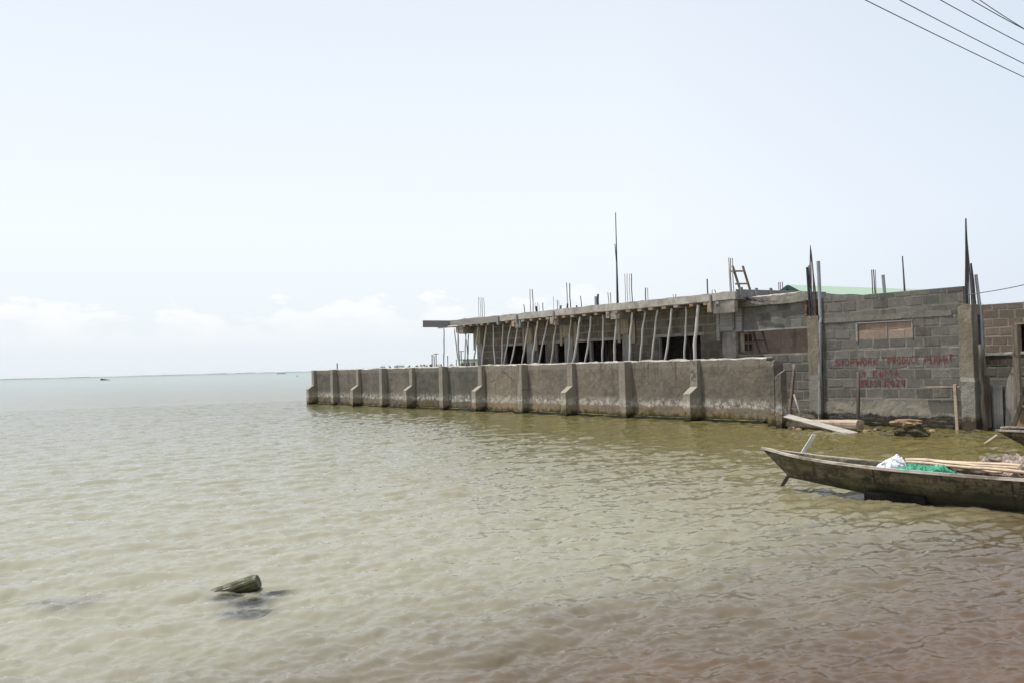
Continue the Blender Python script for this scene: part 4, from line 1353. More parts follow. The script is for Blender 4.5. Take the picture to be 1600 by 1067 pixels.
mb = MB(); t = on_w(1529, 492, WR + .0); b = on_w(1531.5, 560, WR + .0); mb.tube([b, t], .03, 8); rc.part("pipe", mb, M['blackpipe'])

# ------------------------------------------------------------------ the yard right of the column
WY = 1.7
za = on_w(1560, 554, WY)[2]; ua, ub = on_w(1531, 560, WY)[0], on_w(1640, 560, WY)[0]
mb = MB(); block_wall(mb, ua, ub, -.6, za, WY, seed=61, zoff=.05)
mb.gridbox(ua, ub, WY - .05, WY + .2, za - .01, za + .05, .1, .012, 4, mat=2, tone=.95, top=.02)
single("low_block_wall", "low grey block wall with a pale cement top, right of the stout column", "wall", mb, [M['block'], M['mortar'], M['fascia']], ((ua + ub) / 2, WY, -.6))
WZ = 7.2
ua, ub = on_w(1505, 520, WZ)[0], on_w(1700, 520, WZ)[0]
du0 = on_w(1588.5, 520, WZ)[0]; zd = on_w(1595, 507, WZ)[2]; zt3 = on_w(1565, 474.5, WZ)[2]
bk = Thing("brown_block_house", "brown block house wall with a dark doorway at the right edge of the picture", "building", (ua + 4, WZ, GZ))
mb = MB(); block_wall(mb, ua, ub, GZ - .1, zt3, WZ, [(du0, du0 + 1.0, GZ, zd)], seed=71)
mb.box(ua, ub, WZ + 3, WZ + 3.2, GZ - .1, zt3, 1); mb.box(ua, ua + .2, WZ + .16, WZ + 3, GZ - .1, zt3, 1); mb.box(ub - .2, ub, WZ + .16, WZ + 3, GZ - .1, zt3, 1); mb.box(ua, ub, WZ + .16, WZ + 3.2, zt3 - .15, zt3 - .01, 1)
bk.part("wall", mb, [M['brownblock'], M['mortar_red']])
mb = MB(); mb.box(du0 - .03, du0 + .06, WZ - .05, WZ + .14, GZ, zd + .05); mb.box(du0 + .062, du0 + 1.05, WZ - .05, WZ + .14, zd, zd + .05)
bk.part("door_frame", mb, M['palewood'])

WP = 1.15
def post(name, label, a, b, w, r, mat, group=None, sq=False, depth=None):
    p, q = on_w(*a, w), on_w(*b, w)
    mb = MB()
    if sq: mb.bar(q, p, sq, depth or .04, up=(0, -1, 0))
    else:
        pts = [q.lerp(p, k / 6) + Vector((.014 * math.sin(3 * k + a[0]), 0, 0)) for k in range(7)]
        mb.tube(pts, [r * (1.1 - .04 * k + .06 * math.sin(k * 2.3 + a[1])) for k in range(7)], 8)
    return single(name, label, "post" if not sq else "plank", mb, mat, tuple(q), group=group, smooth=not sq)


post("dark_post", "dark rotting wooden post leaning beside the stout column", (1531.5, 538), (1540.5, 676), WR - .2, .058, M['darkwood'])
post("plank", "narrow upright plank between the dark post and the grey metal sheet", (1542.5, 586), (1546, 668), WP - .1, 0, M['oldwood'], sq=.10)
p = on_w(1549, 601, WP); q = on_w(1567.5, 661, WP)
mb = MB()
n = 10
for i in range(n + 1):
    for zz in (-.3, q.z - .05, p.z):
        u = p.x + (q.x - p.x) * i / n; mb.v.append(Vector((u, WP + .012 * math.sin(i * 2.2), zz)))
for i in range(n):
    for j in range(2): mb.face((i * 3 + j, i * 3 + 3 + j, i * 3 + 4 + j, i * 3 + 1 + j))
o = single("metal_sheet", "grey metal sheet standing upright between two planks of the shore fence", "sheet", mb, M['sheet'], (p.x, WP, -.3), smooth=True)
md = o.modifiers.new('thick', 'SOLIDIFY'); md.thickness = 0.01
# wide curved driftwood plank
mb = MB()
poly = [on_w(*c, WP - .05) for c in ((1570, 668), (1571, 640), (1570, 615), (1574, 592), (1582, 574), (1586, 580), (1587.5, 610), (1590, 640), (1591, 668))]
mb.prism(poly[::-1], (0, .05, 0))
single("driftwood_plank", "broad grey driftwood plank with a curved edge in the shore fence", "plank", mb, M['greyplank'], tuple(poly[0]), bevel=.008)
post("fence_post", "tall grey squared post at the right edge, standing before the brown house", (1586.5, 508), (1592, 640), WP - .15, 0, M['oldwood'], sq=.13, depth=.10)
post("plank", "dark slanting timber leaning against the shore fence above the far canoe", (1600, 618), (1583, 668), WP - .3, 0, M['darkwood'], sq=.09)
post("plank", "rusty brown upright plank right of the broad driftwood plank", (1593.5, 640), (1596, 672), WP - .1, 0, M['joist'], sq=.14)
p, q = on_w(1536, 566.5, WP + .2), on_w(1645, 561, WP + .2)
mb = MB(); mb.bar(p, q, .11, .05, up=(0, -1, 0))
single("fence_rail", "horizontal weathered rail crossing the low block wall at the right edge", "rail", mb, M['oldwood'], tuple(p), bevel=.004)
# leafy shrub reaching in from the right
sh = Thing("leafy_shrub", "bright green leafy shrub poking in at the right edge above the far canoe", "shrub", tuple(on_w(1612, 660, WP - .5)))
mb = MB(); b = on_w(1612, 665, WP - .5)
tips = []
for k in range(7):
    t = on_w(random.uniform(1597, 1632), random.uniform(575, 640), WP - .5 + random.uniform(-.3, .3)); tips.append((t, b.lerp(t, .5) + Vector((0, 0, .1))))
    mb.tube([b, tips[-1][1], t], [.016, .011, .005], 6)
sh.part("stem", mb, M['oldwood'], smooth=True)
mb = MB()
for (t, m_) in tips:
    for k in range(26):
        c = m_.lerp(t, random.uniform(.1, 1.15)) + Vector((random.gauss(0, .07), random.gauss(0, .07), random.gauss(0, .06)))
        d = Vector((random.gauss(0, 1), random.gauss(0, 1), random.gauss(-.2, .6))).normalized(); s_ = d.cross(Vector((random.gauss(0, 1), random.gauss(0, 1), random.gauss(0, 1)))).normalized()
        l_ = random.uniform(.05, .09); bb = len(mb.v)
        mb.v += [c, c + d * l_ * .5 + s_ * l_ * .3, c + d * l_, c + d * l_ * .5 - s_ * l_ * .3]; mb.face((bb, bb + 1, bb + 2, bb + 3), 0, random.random())
sh.part("foliage", mb, M['leaf'])

# ------------------------------------------------------------------ things along the foot of the wall
mb = MB(); a = on_w(1340.3, 580, WR - .4); b = on_w(1339.7, 674, WR - 1.75); b = uw(on_z(1340, 671.5)); pts = [(b.x, b.y, -.5), (b.x, b.y, 0), (b.x - .02, b.y + .1, 0.8), tuple(on_w(1340.5, 580, b.y + .2))]
mb.tube(pts, [.05, .048, .042, .038], 8)
single("water_post", "dark weathered pole standing in the water in front of the notice wall", "post", mb, M['darkwood'], (b.x, b.y, -.5), smooth=True)
# T shaped rack
tw = Thing("plank_rack", "thin plank shelf on one upright stick against the right part of the notice wall", "rack", tuple(on_w(1496, 675, WR - .25)))
mb = MB(); mb.bar(on_w(1440, 604.5, WR - .13), on_w(1501, 604, WR - .13), .09, .035, up=(0, 0, 1)); tw.part("shelf", mb, M['palewood'], bevel=.004)
mb = MB(); mb.bar(on_w(1496.5, 678, WR - .3), on_w(1492, 600, WR - .25), .075, .05, up=(0, -1, 0)); tw.part("upright", mb, M['palewood'], bevel=.006)
# spotted leaning branch and its strut
mb = MB(); a, b = on_w(1241.5, 569, 0.6), on_w(1233, 655, 0.3); pts = [b.lerp(a, k / 9) + Vector((.01 * math.sin(k * 2), 0, 0)) for k in range(10)]
mb.tube(pts, [.045 * (1 + .09 * math.sin(k * 2.9)) for k in range(10)], 8)
single("branch", "mottled brown branch leaning on the low wall between stub and column", "branch", mb, M['oldwood'], tuple(b), smooth=True)
mb = MB(); a, b = on_w(1239, 612, 0.5), on_w(1252, 652, 0.2); mb.tube([b, a], .025, 7)
single("stick", "thin pale stick leaning right of the mottled branch", "stick", mb, M['board'], tuple(b), smooth=True)
mb = stone(.55, .22, .16, 5.5, tuple(on_w(1250, 655, .35)), 8, 14)
single("mud_mound", "low dark green mossy mound at the foot of the low link wall", "mound", mb, M['mossrock'], tuple(on_w(1250, 660, .35)), smooth=True)
# squared log and plank afloat at the wall foot
a, b = on_w(1229, 661.5, -.95), on_w(1344, 663.5, -1.02)
mb = MB(); n = 12; b0 = len(mb.v)
ax = (b - a); ln = ax.length; ax.normalize(); sd = Vector((0, 0, 1)).cross(ax).normalized(); upv = ax.cross(sd)
for i in range(n + 1):
    c = a + ax * (ln * i / n); hh_ = .105 + .02 * i / n
    for k in range(12):
        an = 2 * math.pi * k / 12; cx, sx_ = math.cos(an), math.sin(an)
        f_ = 1 / max(abs(cx), abs(sx_)) ** .6
        rr_ = hh_ * f_ * (1 + .10 * nz((i * .4, cx, sx_), 1.5, 3))
        mb.v.append(c + sd * (cx * rr_ * 1.2) + upv * (sx_ * rr_))
for i in range(n):
    for k in range(12): mb.face((b0 + i * 12 + k, b0 + i * 12 + (k + 1) % 12, b0 + (i + 1) * 12 + (k + 1) % 12, b0 + (i + 1) * 12 + k))
mb.face([b0 + k for k in range(12)][::-1]); mb.face([b0 + n * 12 + k for k in range(12)])
single("squared_log", "thick pale squared log lying in the shallows before the concrete column", "log", mb, M['palewood'], tuple(a), bevel=0)
a, b = on_w(1214, 645.5, -1.1), on_w(1338, 673.5, -1.45)
b.z = -.04
mb = MB(); mb.bar(a, b, .15, .035, up=(0, -.55, .83))
single("plank", "pale plank sloping into the water across the squared log", "plank", mb, M['whitewood'], tuple(b), bevel=.005)
# stones
g = uw(on_z(1418, 681))
mb = stone(.40, .24, .17, 2.2, (g.x, g.y + .1, .07), 12, 18)
single("stone_slab", "dark mossy stone in the water carrying a flat tan stone", "stone", mb, M['mossrock'], (g.x, g.y, -.1))
mb = stone(.36, .22, .10, 7.2, (g.x - .06, g.y + .1, .285), 12, 18, flat=.7)
single("stone_slab", "flat tan stone lying on top of the dark mossy stone", "stone", mb, M['rock'], (g.x, g.y, .15))
g2 = uw(on_z(1385, 680)); mb = stone(.2, .1, .05, 4.4, (g2.x, g2.y, .0), 7, 12)
single("stone", "small wet stone barely breaking the surface left of the stacked stones", "stone", mb, M['mossrock'], (g2.x, g2.y, -.1), smooth=True)
rr_ = random.Random(12)
for k in range(16):
    px = rr_.choice((rr_.uniform(1236, 1250), rr_.uniform(1350, 1400), rr_.uniform(1440, 1530)))
    py = 667 + (px - 1236) * .022 + rr_.uniform(0, 6)
    gg = uw(on_z(px, py)); q = rr_.uniform(.05, .13)
    mb = stone(q, q * .7, q * .5, k * 1.37, (gg.x, gg.y, 0.0), 6, 9)
    single("rubble_stone", "small wet rubble stone breaking the water along the foot of the notice wall", "stone", mb, M['mossrock'] if k % 3 else M['rock'], (gg.x, gg.y, -.1), group="rubble stones along the foot of the wall")
g2 = uw(on_z(1520, 682)); mb = stone(.75, .14, .045, 9.4, (g2.x, g2.y, -.005), 7, 16)
single("driftwood", "low dark driftwood lying flat in the water before the stout column", "driftwood", mb, M['mossrock'], (g2.x, g2.y, -.1), smooth=True)

# ------------------------------------------------------------------ canoes


def canoe(th, L, tiplen, zg_f, zb_f, hw_f, mats=('hull', 'rail')):
    """lofted plank canoe along +x from the bow; parts: hull, two gunwales, thwarts"""
    n = 40
    mb = MB()
    prof = [(0.0, 0.0), (0.62, 0.0), (0.84, 0.28), (0.97, 0.72), (1.0, 1.0)]

    def sec(i, inset):
        t = (i / n) ** 1.25
        out = []
        for side in (1, -1):
            for (yy, zz) in prof:
                s = L * t * 1.0 + tiplen * (1 - zz) * (1 - t * .9)
                hwv = max(0.004, hw_f(L * t) * (0.72 + .28 * zz) * (yy / 1.0) - inset)
                if yy == 0: hwv = 0
                z0, z1 = zb_f(L * t + tiplen * (1 - t)) + inset * .8, zg_f(L * t)
                out.append(Vector((s + inset * 1.5 * (1 if t < .1 else 0), side * hwv, z0 + (z1 - z0) * zz)))
        return out
    for inset in (0.0, 0.024):
        b = len(mb.v)
        for i in range(n + 1): mb.v += sec(i, inset)
        for i in range(n):
            for s0 in (0, 5):
                for k in range(4):
                    a = b + i * 10 + s0 + k
                    q = (a, a + 10, a + 11, a + 1)
                    if (s0 == 0) == (inset == 0.0): q = q[::-1]
                    mb.face(q, 0, .5)
    # transom end
    e = n * 10; mb.face((e, e + 1, e + 2, e + 3, e + 4, e + 9, e + 8, e + 7, e + 6))
    th.part("hull", mb, M[mats[0]], smooth=False)
    for side in (1, -1):
        mb = MB(); pts = []
        for i in range(n + 1):
            v = sec(i, 0.008)[4 if side == 1 else 9]; pts.append(v)
        b = len(mb.v)
        for p in pts:
            for (dy, dz) in ((.020, -.022), (.020, .010), (-.018, .010), (-.018, -.022)):
                mb.v.append(p + Vector((0, side * dy, dz + .004 * nz((p.x, side, 0), 3, 2))))
        for i in range(n):
            for k in range(4):
                a = b + i * 4; q = (a + k, a + 4 + k, a + 4 + (k + 1) % 4, a + (k + 1) % 4)
                mb.face(q if side == -1 else q[::-1], 0, .5)
        mb.face((b, b + 1, b + 2, b + 3))
        th.part("gunwale", mb, M[mats[1]])
    for sx_ in [1.3, 3.35, 5.2]:
        if sx_ > L - .4: continue
        mb = MB(); h_ = hw_f(sx_) * .9 - .04; z_ = zg_f(sx_) - .09
        mb.box(sx_, sx_ + .16, -h_, h_, z_, z_ + .03); th.part("thwart", mb, M[mats[1]], bevel=.004)


BOW = Vector((3.335, 13.53, 0)); AX = Vector((.716, -.698, 0))
FC = Frame(BOW, math.atan2(AX.y, AX.x))
zg_f = lambda s: 0.365 + 0.195 * math.exp(-(s / 1.15))
zb_f = lambda s: -0.10 + 0.30 * math.exp(-((s / 1.95) ** 1.6)) if s < 8 else -.1
hw_f = lambda s: 0.44 * (1 - math.exp(-(s / 1.35) ** 1.1))
cn = Thing("canoe", "long mossy wooden canoe loaded with nets and poles, bow resting over the shallows", "canoe", (2.5, 0, -.1), FC)
canoe(cn, 6.6, .42, zg_f, zb_f, hw_f)
# dark plastic crate the hull rests on
mb = MB(); s0 = 1.62
p0 = [(1.52, -.36), (2.45, -.42)]
mb.box(1.56, 2.30, -.27, .25, -.25, .10)
for k in range(19): mb.box(1.565 + k * .038, 1.577 + k * .038, -.279, -.271, -.2, .08)
single("crate", "black ribbed crate half under water carrying the loaded canoe", "crate", mb, M['black'], (1.9, 0, -.25), FC)


def on_canoe(px, py, z):
    P = on_z(px, py, z); q = P - FC.org
    return Vector((q.dot(FC.m @ Vector((1, 0, 0))), q.dot(FC.m @ Vector((0, 1, 0))), z))


def heap(px0, px1, pyc, zc, hh, wid, seed, n=22, m=12, name="", sink=.12, rough=1.0):
    """a lumpy draped heap lying in the canoe between two picture columns"""
    a = on_canoe(px0, pyc[0], zc); b = on_canoe(px1, pyc[1], zc)
    mb = MB()
    for i in range(n + 1):
        t = i / n; c = a.lerp(b, t); env = max(.02, math.sin(math.pi * min(1, max(0, t)))) ** .45
        for j in range(m + 1):
            v = j / m * 2 - 1
            h_ = hh * env * (1 - abs(v) ** 2.2)
            p = Vector((c.x, c.y + v * wid * (.5 + .5 * env), zc - sink + h_ * (1 + rough * (.55 * nz((t * 5, v * 2, seed), 1.6, seed) + .3 * nz((t * 14, v * 6, seed), 1.3, seed)))))
            lim = hw_f(max(.3, p.x)) * .84 - .03; p.y = max(-lim, min(lim, p.y))
            p.x += .035 * nz((t * 9, v * 3, 2), 1, seed); p.y = max(-lim, min(lim, p.y + .03 * nz((t * 8, v * 4, 5), 1, seed)))
            mb.v.append(p)
    for i in range(n):
        for j in range(m):
            q = i * (m + 1) + j; mb.face((q, q + m + 1, q + m + 2, q + 1))
    return mb, a


def add_single_heap(name, label, cat, mat, *args, **kw):
    mb, a = heap(*args, **kw); o = single(name, label, cat, mb, mat, (a.x, a.y, a.z - .15), FC, smooth=True)
    md = o.modifiers.new('thick', 'SOLIDIFY'); md.thickness = 0.012
    return o


add_single_heap("plastic_bag", "crumpled white plastic bag lying in the loaded canoe at the green net's end", "bag", M['plastic'], 1368, 1416, (724, 722), .43, .165, .17, 3.3, rough=.30)
add_single_heap("plastic_bag", "small white plastic flap standing up behind the green net in the canoe", "bag", M['plastic'], 1398, 1424, (716, 719), .44, .185, .08, 8.1, rough=.25)
add_single_heap("fishing_net", "bright green fishing net heaped in the loaded canoe", "net", M['net'], 1392, 1512, (724, 737), .42, .16, .15, 5.7, n=40, m=14, rough=.7)
add_single_heap("net_heap", "grey-beige net bundle lying along the loaded canoe's far side", "net", M['rag'], 1508, 1680, (721, 736), .44, .22, .13, 6.1, n=44, m=16)
add_single_heap("net_heap", "coiled beige rope bundle at the loaded canoe's near side, right edge", "rope", M['rope'], 1562, 1700, (741, 757), .42, .22, .14, 2.9, n=40, m=14)
PL = ["long dry bamboo pole in the loaded canoe, farthest of the poles from the viewer", "dry bamboo pole in the loaded canoe just above the green net, second long one", "dry bamboo pole in the loaded canoe, third long one from the far side", "short dry bamboo pole in the loaded canoe nearest the viewer", "thin dry bamboo pole in the canoe lying between the two farthest poles"]
for k, (a, b, r) in enumerate((((1415, 717.5), (1690, 733), .022), ((1416, 721), (1690, 745), .018), ((1450, 723), (1640, 741), .019), ((1472, 725.5), (1566, 738), .017), ((1440, 720), (1690, 739), .016))):
    zk = (0, .02, .04, .06, .01)[k]; p, q = on_canoe(*a, .465 - zk), on_canoe(*b, .475 - zk)
    pts = [p.lerp(q, t / 8) + Vector((0, .006 * math.sin(t * 2 + k), .006 * math.sin(t * 1.7))) for t in range(9)]
    mb = MB(); mb.tube(pts, [r * (1 + (.08 if t % 2 else -.04)) for t in range(9)], 8)
    single("bamboo_pole", PL[k], "pole", mb, M['pole'], tuple(p), FC, "bamboo poles lying in the canoe", smooth=True)
# mooring stake behind the bow
top = at_y(1272, 679, 13.75); low_ = at_y(1228.5, 748, 13.85)
mb = MB(); d = low_ - top; foot = low_ + d * .45
mb.bar(foot, low_.lerp(top, .35), .05, .028, up=(0, -1, .2), mat=1); mb.bar(low_.lerp(top, .35), top, .052, .03, up=(0, -1, .2))
M['stakewood'] = mat_wood("bleached_stake", (0.46, 0.44, 0.40), (0.62, 0.60, 0.55), 0.8, grain=(7, 7, 0.5))
single("mooring_stake", "slanting stake behind the loaded canoe's bow, pale above and dark below", "stake", mb, [M['stakewood'], M['darkwood']], tuple(foot), FW, bevel=.003)

# second canoe, further off at the right edge
B2 = at_y(1554.5, 671.5, 17.0); FC2 = Frame((B2.x, B2.y, 0), R(-12))
c2 = Thing("canoe", "grey wooden canoe at the right edge with only its raised bow in view", "canoe", (2, 0, -.1), FC2)
canoe(c2, 5.0, .50, lambda s: B2.z - .03 * s, lambda s: -.1 + .28 * math.exp(-(s / 1.3) ** 2), lambda s: .42 * (1 - math.exp(-(s / 1.2))), ('hull', 'rail'))
add2 = MB(); pts = [FC2.m.transposed() @ (at_y(x, y, 17.0) - FC2.org) for x, y in ((1564, 668.5), (1580, 668), (1600, 669), (1630, 671))]
add2.tube(pts, .03, 7); single("rope_coil", "yellowish rope lying along the far canoe's raised bow", "rope", add2, M['rope'], tuple(pts[0]), FC2, smooth=True)
a, b = at_y(1558, 680, 17.6), at_y(1546, 688.5, 17.6); mb = MB(); mb.tube([b + (b - a) * .6, b, a], .028, 7)
single("stick", "short pale stick slanting out of the water under the far canoe's bow", "stick", mb, M['palewood'], tuple(b), FW, smooth=True)

# ------------------------------------------------------------------ drifting log in the foreground
A = on_z(338, 931, -0.055); Bp = on_z(404, 907.5, 0.060)
mb = MB(); ax = (Bp - A).normalized(); A = A - ax * .08; ln = (Bp - A).length
sd = ax.cross(Vector((0, 0, 1))).normalized(); upv = sd.cross(ax)
n, kk = 18, 48
for i in range(n + 1):
    c = A + ax * (ln * i / n)
    for k in range(kk):
        an = 2 * math.pi * k / kk
        r = .066 * (1 - .16 * max(0, (i - n + 1.0)) ** 2) * (1 + .05 * math.sin(an * 2 + .5) + .05 * nz((i * .03, k * 1.7, 0), 1.3, 8) + (-.03 if (k % 5 == 0) else .006) + .10 * nz((i * .13, math.cos(an), math.sin(an)), 2.2, 4))
        mb.v.append(c + sd * (math.cos(an) * r) + upv * (math.sin(an) * r))
for i in range(n):
    for k in range(kk): mb.face((i * kk + k, i * kk + (k + 1) % kk, (i + 1) * kk + (k + 1) % kk, (i + 1) * kk + k))
mb.face([k for k in range(kk)][::-1]); mb.face([n * kk + k for k in range(kk)])


def mat_log():
    t = NT("wet_palm_log")
    g = t.noise(6, 5, 0.7); n2 = t.noise(40, 4, 0.7)
    c = t.mix(t.step(g, 0.3, 0.7), (0.012, 0.014, 0.005), (0.060, 0.058, 0.018))
    return t.done(c, 0.34, t.bump(n2, 0.4, 0.006), spec=0.5)


single("driftwood_log", "grooved wet palm log jutting out of the foreground water at the left", "log", mb, mat_log(), (A.x, A.y, -.1), FW)

# ------------------------------------------------------------------ distance: boats, poles, trees, house
P = on_z(163, 593.6); mb = MB()
k = P.y / FOC
FQ = Frame((P.x, P.y, 0), math.atan2(-P.x, P.y) * 1.0)
prof = [(-5.6, 0), (-5.2, 3.2), (-3.6, 2.7), (0, 2.0), (5, 1.1), (9, .3), (9, -.6), (-5.6, -.6)]
mb.prism([(x * k, -.5, z * k) for x, z in prof], (0, 1.2, 0))
single("sunken_boat", "dark half-sunken boat bow far out on the lagoon at the left", "boat", mb, M['darkwood'], (0, 0, 0), FQ, bevel=.1)
P = on_z(440, 583.6); k = P.y / FOC; FQ = Frame((P.x, P.y, 0), math.atan2(-P.x, P.y))
mb = MB(); mb.prism([(x * k, -.5, z * k) for x, z in ((-8, .5), (-6, 1.2), (-2, 1.0), (2, 1.1), (6, .7), (8, .3), (7, -.4), (-7, -.4))], (0, 1.4, 0))
single("distant_canoe", "tiny low dark canoe on the horizon just left of the sea wall", "canoe", mb, M['oldwood'], (0, 0, 0), FQ, bevel=.1)
P = on_z(464.5, 588.3); k = P.y / FOC; mb = MB(); mb.tube([(P.x, P.y, -1), (P.x, P.y, 2.4 * k)], .5 * k, 6)
single("water_marker", "tiny dark stake in the water between the low canoe and the sea wall", "stake", mb, M['oldwood'], (P.x, P.y, 0), FW)

UP = [(675, 554, 0, 330, "slender power pole far behind the wall, left leg of the joined pair"), (678.2, 556, 0, 330, "slender power pole far behind the wall, right leg of the joined pair"),
      (681.2, 552, 1, 330, "tall distant power pole with crossarm, right of the joined pair"), (699.4, 555.5, 0, 360, "thin distant pole between the far prop and the crossed props"),
      (713, 561, 0, 380, "short faint distant pole just left of the crossed props"), (720.4, 548, 1, 300, "tall distant power pole with crossarm seen between the props")]
for px, yt, arm, Y_, lab in UP:
    t = at_y(px, yt, Y_); th = Thing("power_pole", lab, "pole", (t.x, t.y, .6), FW, "power poles far behind the sea wall")
    mb = MB(); mb.tube([(t.x, t.y, .6), (t.x, t.y, t.z)], .17, 6); th.part("pole", mb, M['oldwood'])
    if arm: mb = MB(); mb.bar((t.x - .9, t.y, t.z - .15), (t.x + .9, t.y, t.z - .15), .2, .2); th.part("crossarm", mb, M['oldwood'])
t = at_y(676.6, 554.4, 330); mb = MB(); mb.bar((t.x - .4, t.y, t.z - .2), (t.x + .4, t.y, t.z - .2), .16, .16)
mb.build("crossarm", M['oldwood'], bpy.data.objects["power_pole"], (0, 0, 0)); bpy.data.objects["crossarm.002"].location = -bpy.data.objects["power_pole"].location


def far_tree(px, yt, wpx, Y_, lab, seed, mat='farleaf', name="distant_tree", cat="tree", leaves=260):
    rnd = random.Random(seed)
    t = at_y(px, yt, Y_); k = Y_ / FOC; base = Vector((t.x, t.y, .6)); H_ = t.z - .6; W_ = wpx * k / 2
    th = Thing(name, lab, cat, tuple(base), FW, "trees beyond the sea wall" if name == "distant_tree" else None)
    mb = MB(); mb.tube([base, base + Vector((.1, 0, H_ * .35)), base + Vector((.15, 0, H_ * .7))], [.05 * H_, .04 * H_, .02 * H_], 6)
    for q in range(3): mb.tube([base + Vector((.1, 0, H_ * .4)), base + Vector((rnd.uniform(-.6, .6) * W_, rnd.uniform(-.3, .3) * W_, H_ * .75))], [.022 * H_, .008 * H_], 5)
    th.part("trunk", mb, M['oldwood'])
    mb = MB()
    cl = [(rnd.uniform(-.7, .7), rnd.uniform(-.6, .6), rnd.uniform(.45, .85), rnd.uniform(.25, .45)) for _ in range(7)]
    for q in range(leaves):
        c = cl[rnd.randrange(7)]; d = Vector((rnd.gauss(0, 1), rnd.gauss(0, 1), rnd.gauss(0, .8))).normalized() * (rnd.random() ** .4)
        p = base + Vector(((c[0] + d.x * c[3]) * W_, (c[1] + d.y * c[3]) * W_, min(1.0, c[2] + d.z * c[3] * .5) * H_))
        n1_ = Vector((rnd.gauss(0, 1), rnd.gauss(0, 1), rnd.gauss(0, 1))).normalized(); n2_ = n1_.cross(Vector((rnd.gauss(0, 1), rnd.gauss(0, 1), rnd.gauss(0, 1)))).normalized()
        s_ = W_ * rnd.uniform(.10, .2); bb = len(mb.v)
        mb.v += [p - n1_ * s_, p + n2_ * s_ * .6, p + n1_ * s_, p - n2_ * s_ * .6]; mb.face((bb, bb + 1, bb + 2, bb + 3), 0, rnd.random())
    th.part("crown", mb, M[mat])


for k, (px, yt, wpx, lab) in enumerate(((608.5, 570.3, 6, "small distant tree above the wall, leftmost of the far tree row"), (619, 567.8, 7, "tallest tree of the far row above the sea wall, second from left"), (639, 569.3, 6, "distant tree above the wall, third from left in the far row"),
                                      (650, 569.2, 7, "distant tree above the wall, fourth from left in the far row"), (658, 568.8, 6, "distant tree above the wall, fifth from left in the far row"), (665, 568.3, 8, "distant tree above the wall, sixth from left in the far row"), (673, 567.8, 8, "distant tree at the foot of the joined power poles"),
                                      (689, 568, 7, "distant tree just left of the outermost prop"), (705, 567, 7, "distant tree just right of the outermost prop"))):
    far_tree(px, yt, wpx, 420 + 12 * k, lab, k)
far_tree(723.5, 562.5, 12, 120, "round green bush seen between the props at the building's far corner", 55, 'leaf', "distant_bush", "bush", 420)
# small white house behind the props
t = at_y(735.5, 562.2, 150); FH = Frame((t.x, t.y, 0), R(-20)); hs = Thing("distant_house", "tiny white house with dark windows seen beside the building's far corner", "house", (0, 0, .5), FH)
mb = MB(); mb.box(-1.3, 2.6, 0, 5, .5, t.z); hs.part("wall", mb, M['wall_white'])
mb = MB(); mb.box(-1.6, 2.9, -.3, 5.3, t.z + .002, t.z + .15); hs.part("roof", mb, M['sheet'])
for k in range(2):
    mb = MB(); mb.box(-.8 + k * .9, -.2 + k * .9, -.03, -.004, t.z - 1.2, t.z - .4); hs.part("window", mb, M['window'])
# pale low roofs in the far settlement
FARH = ((597, 571.8, 5, "tiny pale shed at the left end of the far settlement above the sea wall"), (626, 570.3, 7, "tiny pale roofed house right of the tallest far tree"), (684, 569.3, 6, "tiny pale roofed house right of the joined power poles"))
for px, yt, wpx, lab in FARH:
    t = at_y(px, yt, 400); k = 400 / FOC; W_ = wpx * k / 2
    th = Thing("distant_house", lab, "house", (t.x, t.y, .6), FW)
    mb = MB(); mb.box(t.x - W_, t.x + W_, t.y, t.y + 6, .6, t.z - .3); th.part("wall", mb, M['wall_white'])
    mb = MB(); mb.prism([(t.x - W_ - .2, t.y - .3, t.z - .3), (t.x + W_ + .2, t.y - .3, t.z - .3), (t.x + W_ + .2, t.y + 3, t.z + .4), (t.x - W_ - .2, t.y + 3, t.z + .4)], (0, .05, -.12)); th.part("roof", mb, M['sheet'])

# green-roofed house behind the notice wall
ap = at_y(1231.5, 446.5, 56); ap = uw(ap)
gh = Thing("green_roof_house", "house with a pale green metal roof and tan gable behind the notice wall", "house", (ap.x, ap.y, GZ))
HS, LN, SL_ = 4.6, 16.0, .50
mb = MB(); ze = ap.z - HS * SL_
mb.prism([(ap.x - HS + .4, ap.y + .35, GZ), (ap.x + HS - .4, ap.y + .35, GZ), (ap.x + HS - .4, ap.y + .35, ze + .18), (ap.x, ap.y + .35, ap.z - .06), (ap.x - HS + .4, ap.y + .35, ze + .18)], (0, LN - .7, 0))
gh.part("wall", mb, M['tan_render'])
mb = MB()
for sgn in (-1, 1):
    p = [(ap.x, ap.y, ap.z), (ap.x + sgn * HS, ap.y, ze), (ap.x + sgn * HS, ap.y + LN, ze), (ap.x, ap.y + LN, ap.z)]
    mb.prism(p if sgn < 0 else p[::-1], (0, 0, .04))
gh.part("roof", mb, M['roof'])
mb = MB()
for sgn in (-1, 1): mb.bar((ap.x, ap.y - .03, ap.z - .07), (ap.x + sgn * HS, ap.y - .03, ze - .07), .05, .22, up=(0, 0, 1))
gh.part("barge_board", mb, M['trim'])
for k, (px, yt) in enumerate(((1216.6, 441.5), (1219.2, 441), (1222.6, 441))):
    pass
br = Thing("bar_cluster", "three thin steel bars standing behind the link wall left of the green roof", "rebar", tuple(on_w(1219.5, 470, 5.0)))
for px, yt in ((1216.6, 441.5), (1219.2, 441), (1222.6, 441)):
    t = on_w(px, yt, 5.0); mb = MB(); mb.tube([(t.x, 5.0, GZ), t], .014, 6); br.part("rebar", mb, M['steel'])

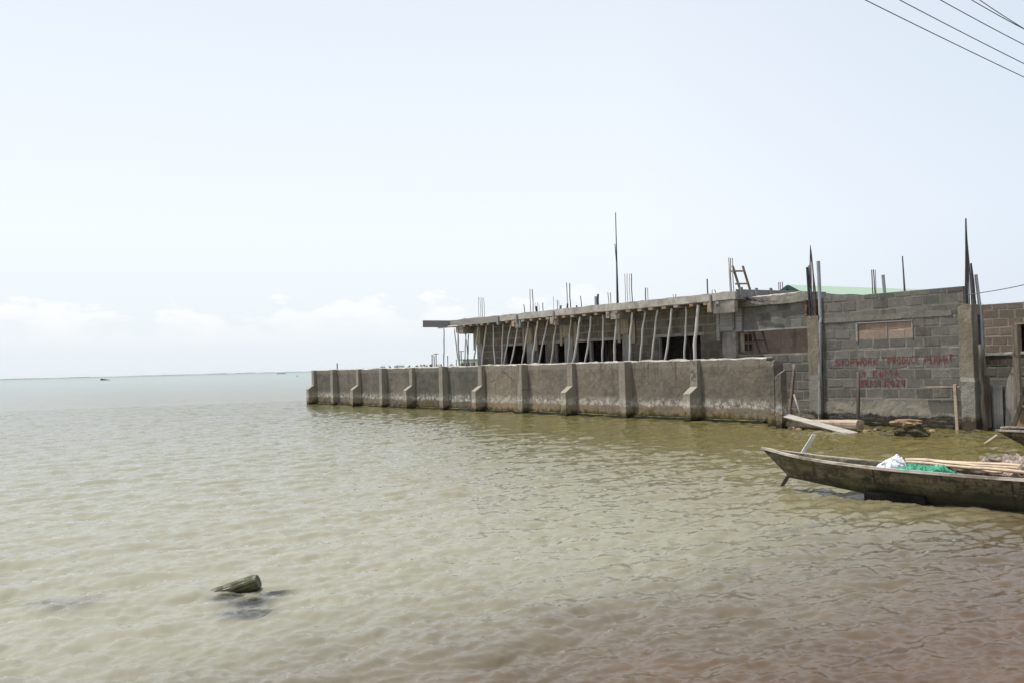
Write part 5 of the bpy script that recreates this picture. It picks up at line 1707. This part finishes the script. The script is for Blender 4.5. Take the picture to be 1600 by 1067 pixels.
# ------------------------------------------------------------------ overhead cables
WL = ["lowest of the overhead cables crossing the top right corner", "second lowest of the overhead cables in the top right corner", "middle one of the overhead cables in the top right corner",
      "fourth overhead cable from below, merging with the topmost at the right edge", "topmost and steepest of the overhead cables in the top right corner"]
for k, (a, b, za_, zb_) in enumerate((((1347, -2), (1601, 121.5), 7.0, 6.6), ((1401, -2), (1601, 100.5), 7.2, 6.8), ((1465, -2), (1601, 71), 7.4, 7.0), ((1514, -2), (1601, 46.5), 7.6, 7.2), ((1527, -2), (1601, 46), 7.9, 7.5))):
    p, q = on_z(*a, za_), on_z(*b, zb_)
    pts = []
    for i in range(-12, 40):
        t = i / 6.0; pp = p.lerp(q, t); sag = .035 * (t - .5) ** 2 - .035 * .25
        pts.append(pp + Vector((0, 0, sag)))
    pts = [x for x in pts if x.y > -6 and x.length < 90]
    mb = MB(); mb.tube(pts, .0075, 6); single("overhead_cable", WL[k], "cable", mb, M['wire'], tuple(pts[0]), FW, "overhead cables in the top right corner", smooth=True)
p = FB.m.transposed() @ (FB.w(on_w(1507, 461.5, WD + .1)) - FB.org); p = on_w(1507, 461.5, WD + .1); q = on_w(1600, 435, WD - .2); e = q + (q - p) * 1.5
pts = [p.lerp(e, t / 20) - Vector((0, 0, .15 * math.sin(math.pi * t / 20))) + Vector((0, 0, 0.13 * math.sin(math.pi * .4) * t / 8 if t < 8 else .125)) * 0 for t in range(21)]
mb = MB(); mb.tube(pts, .010, 6); single("overhead_cable", "single dark cable tied to the bars of the stout column", "cable", mb, M['wire'], tuple(p), FB, smooth=True)

# ------------------------------------------------------------------ humid air over the lagoon
hm = bpy.data.materials.new("humid_air"); hm.use_nodes = True
hn, hl = hm.node_tree.nodes, hm.node_tree.links
hn.clear(); ho = hn.new('ShaderNodeOutputMaterial'); hv = hn.new('ShaderNodeVolumePrincipled')
hv.inputs['Color'].default_value = (0.93, 0.97, 1.0, 1); hv.inputs['Density'].default_value = 0.00003
hl.new(hv.outputs[0], ho.inputs['Volume'])
mb = MB(); mb.box(-16000, 16000, -60, 17000, -4, 26)
hz_o = mb.build("haze", hm); hz_o['kind'] = 'stuff'
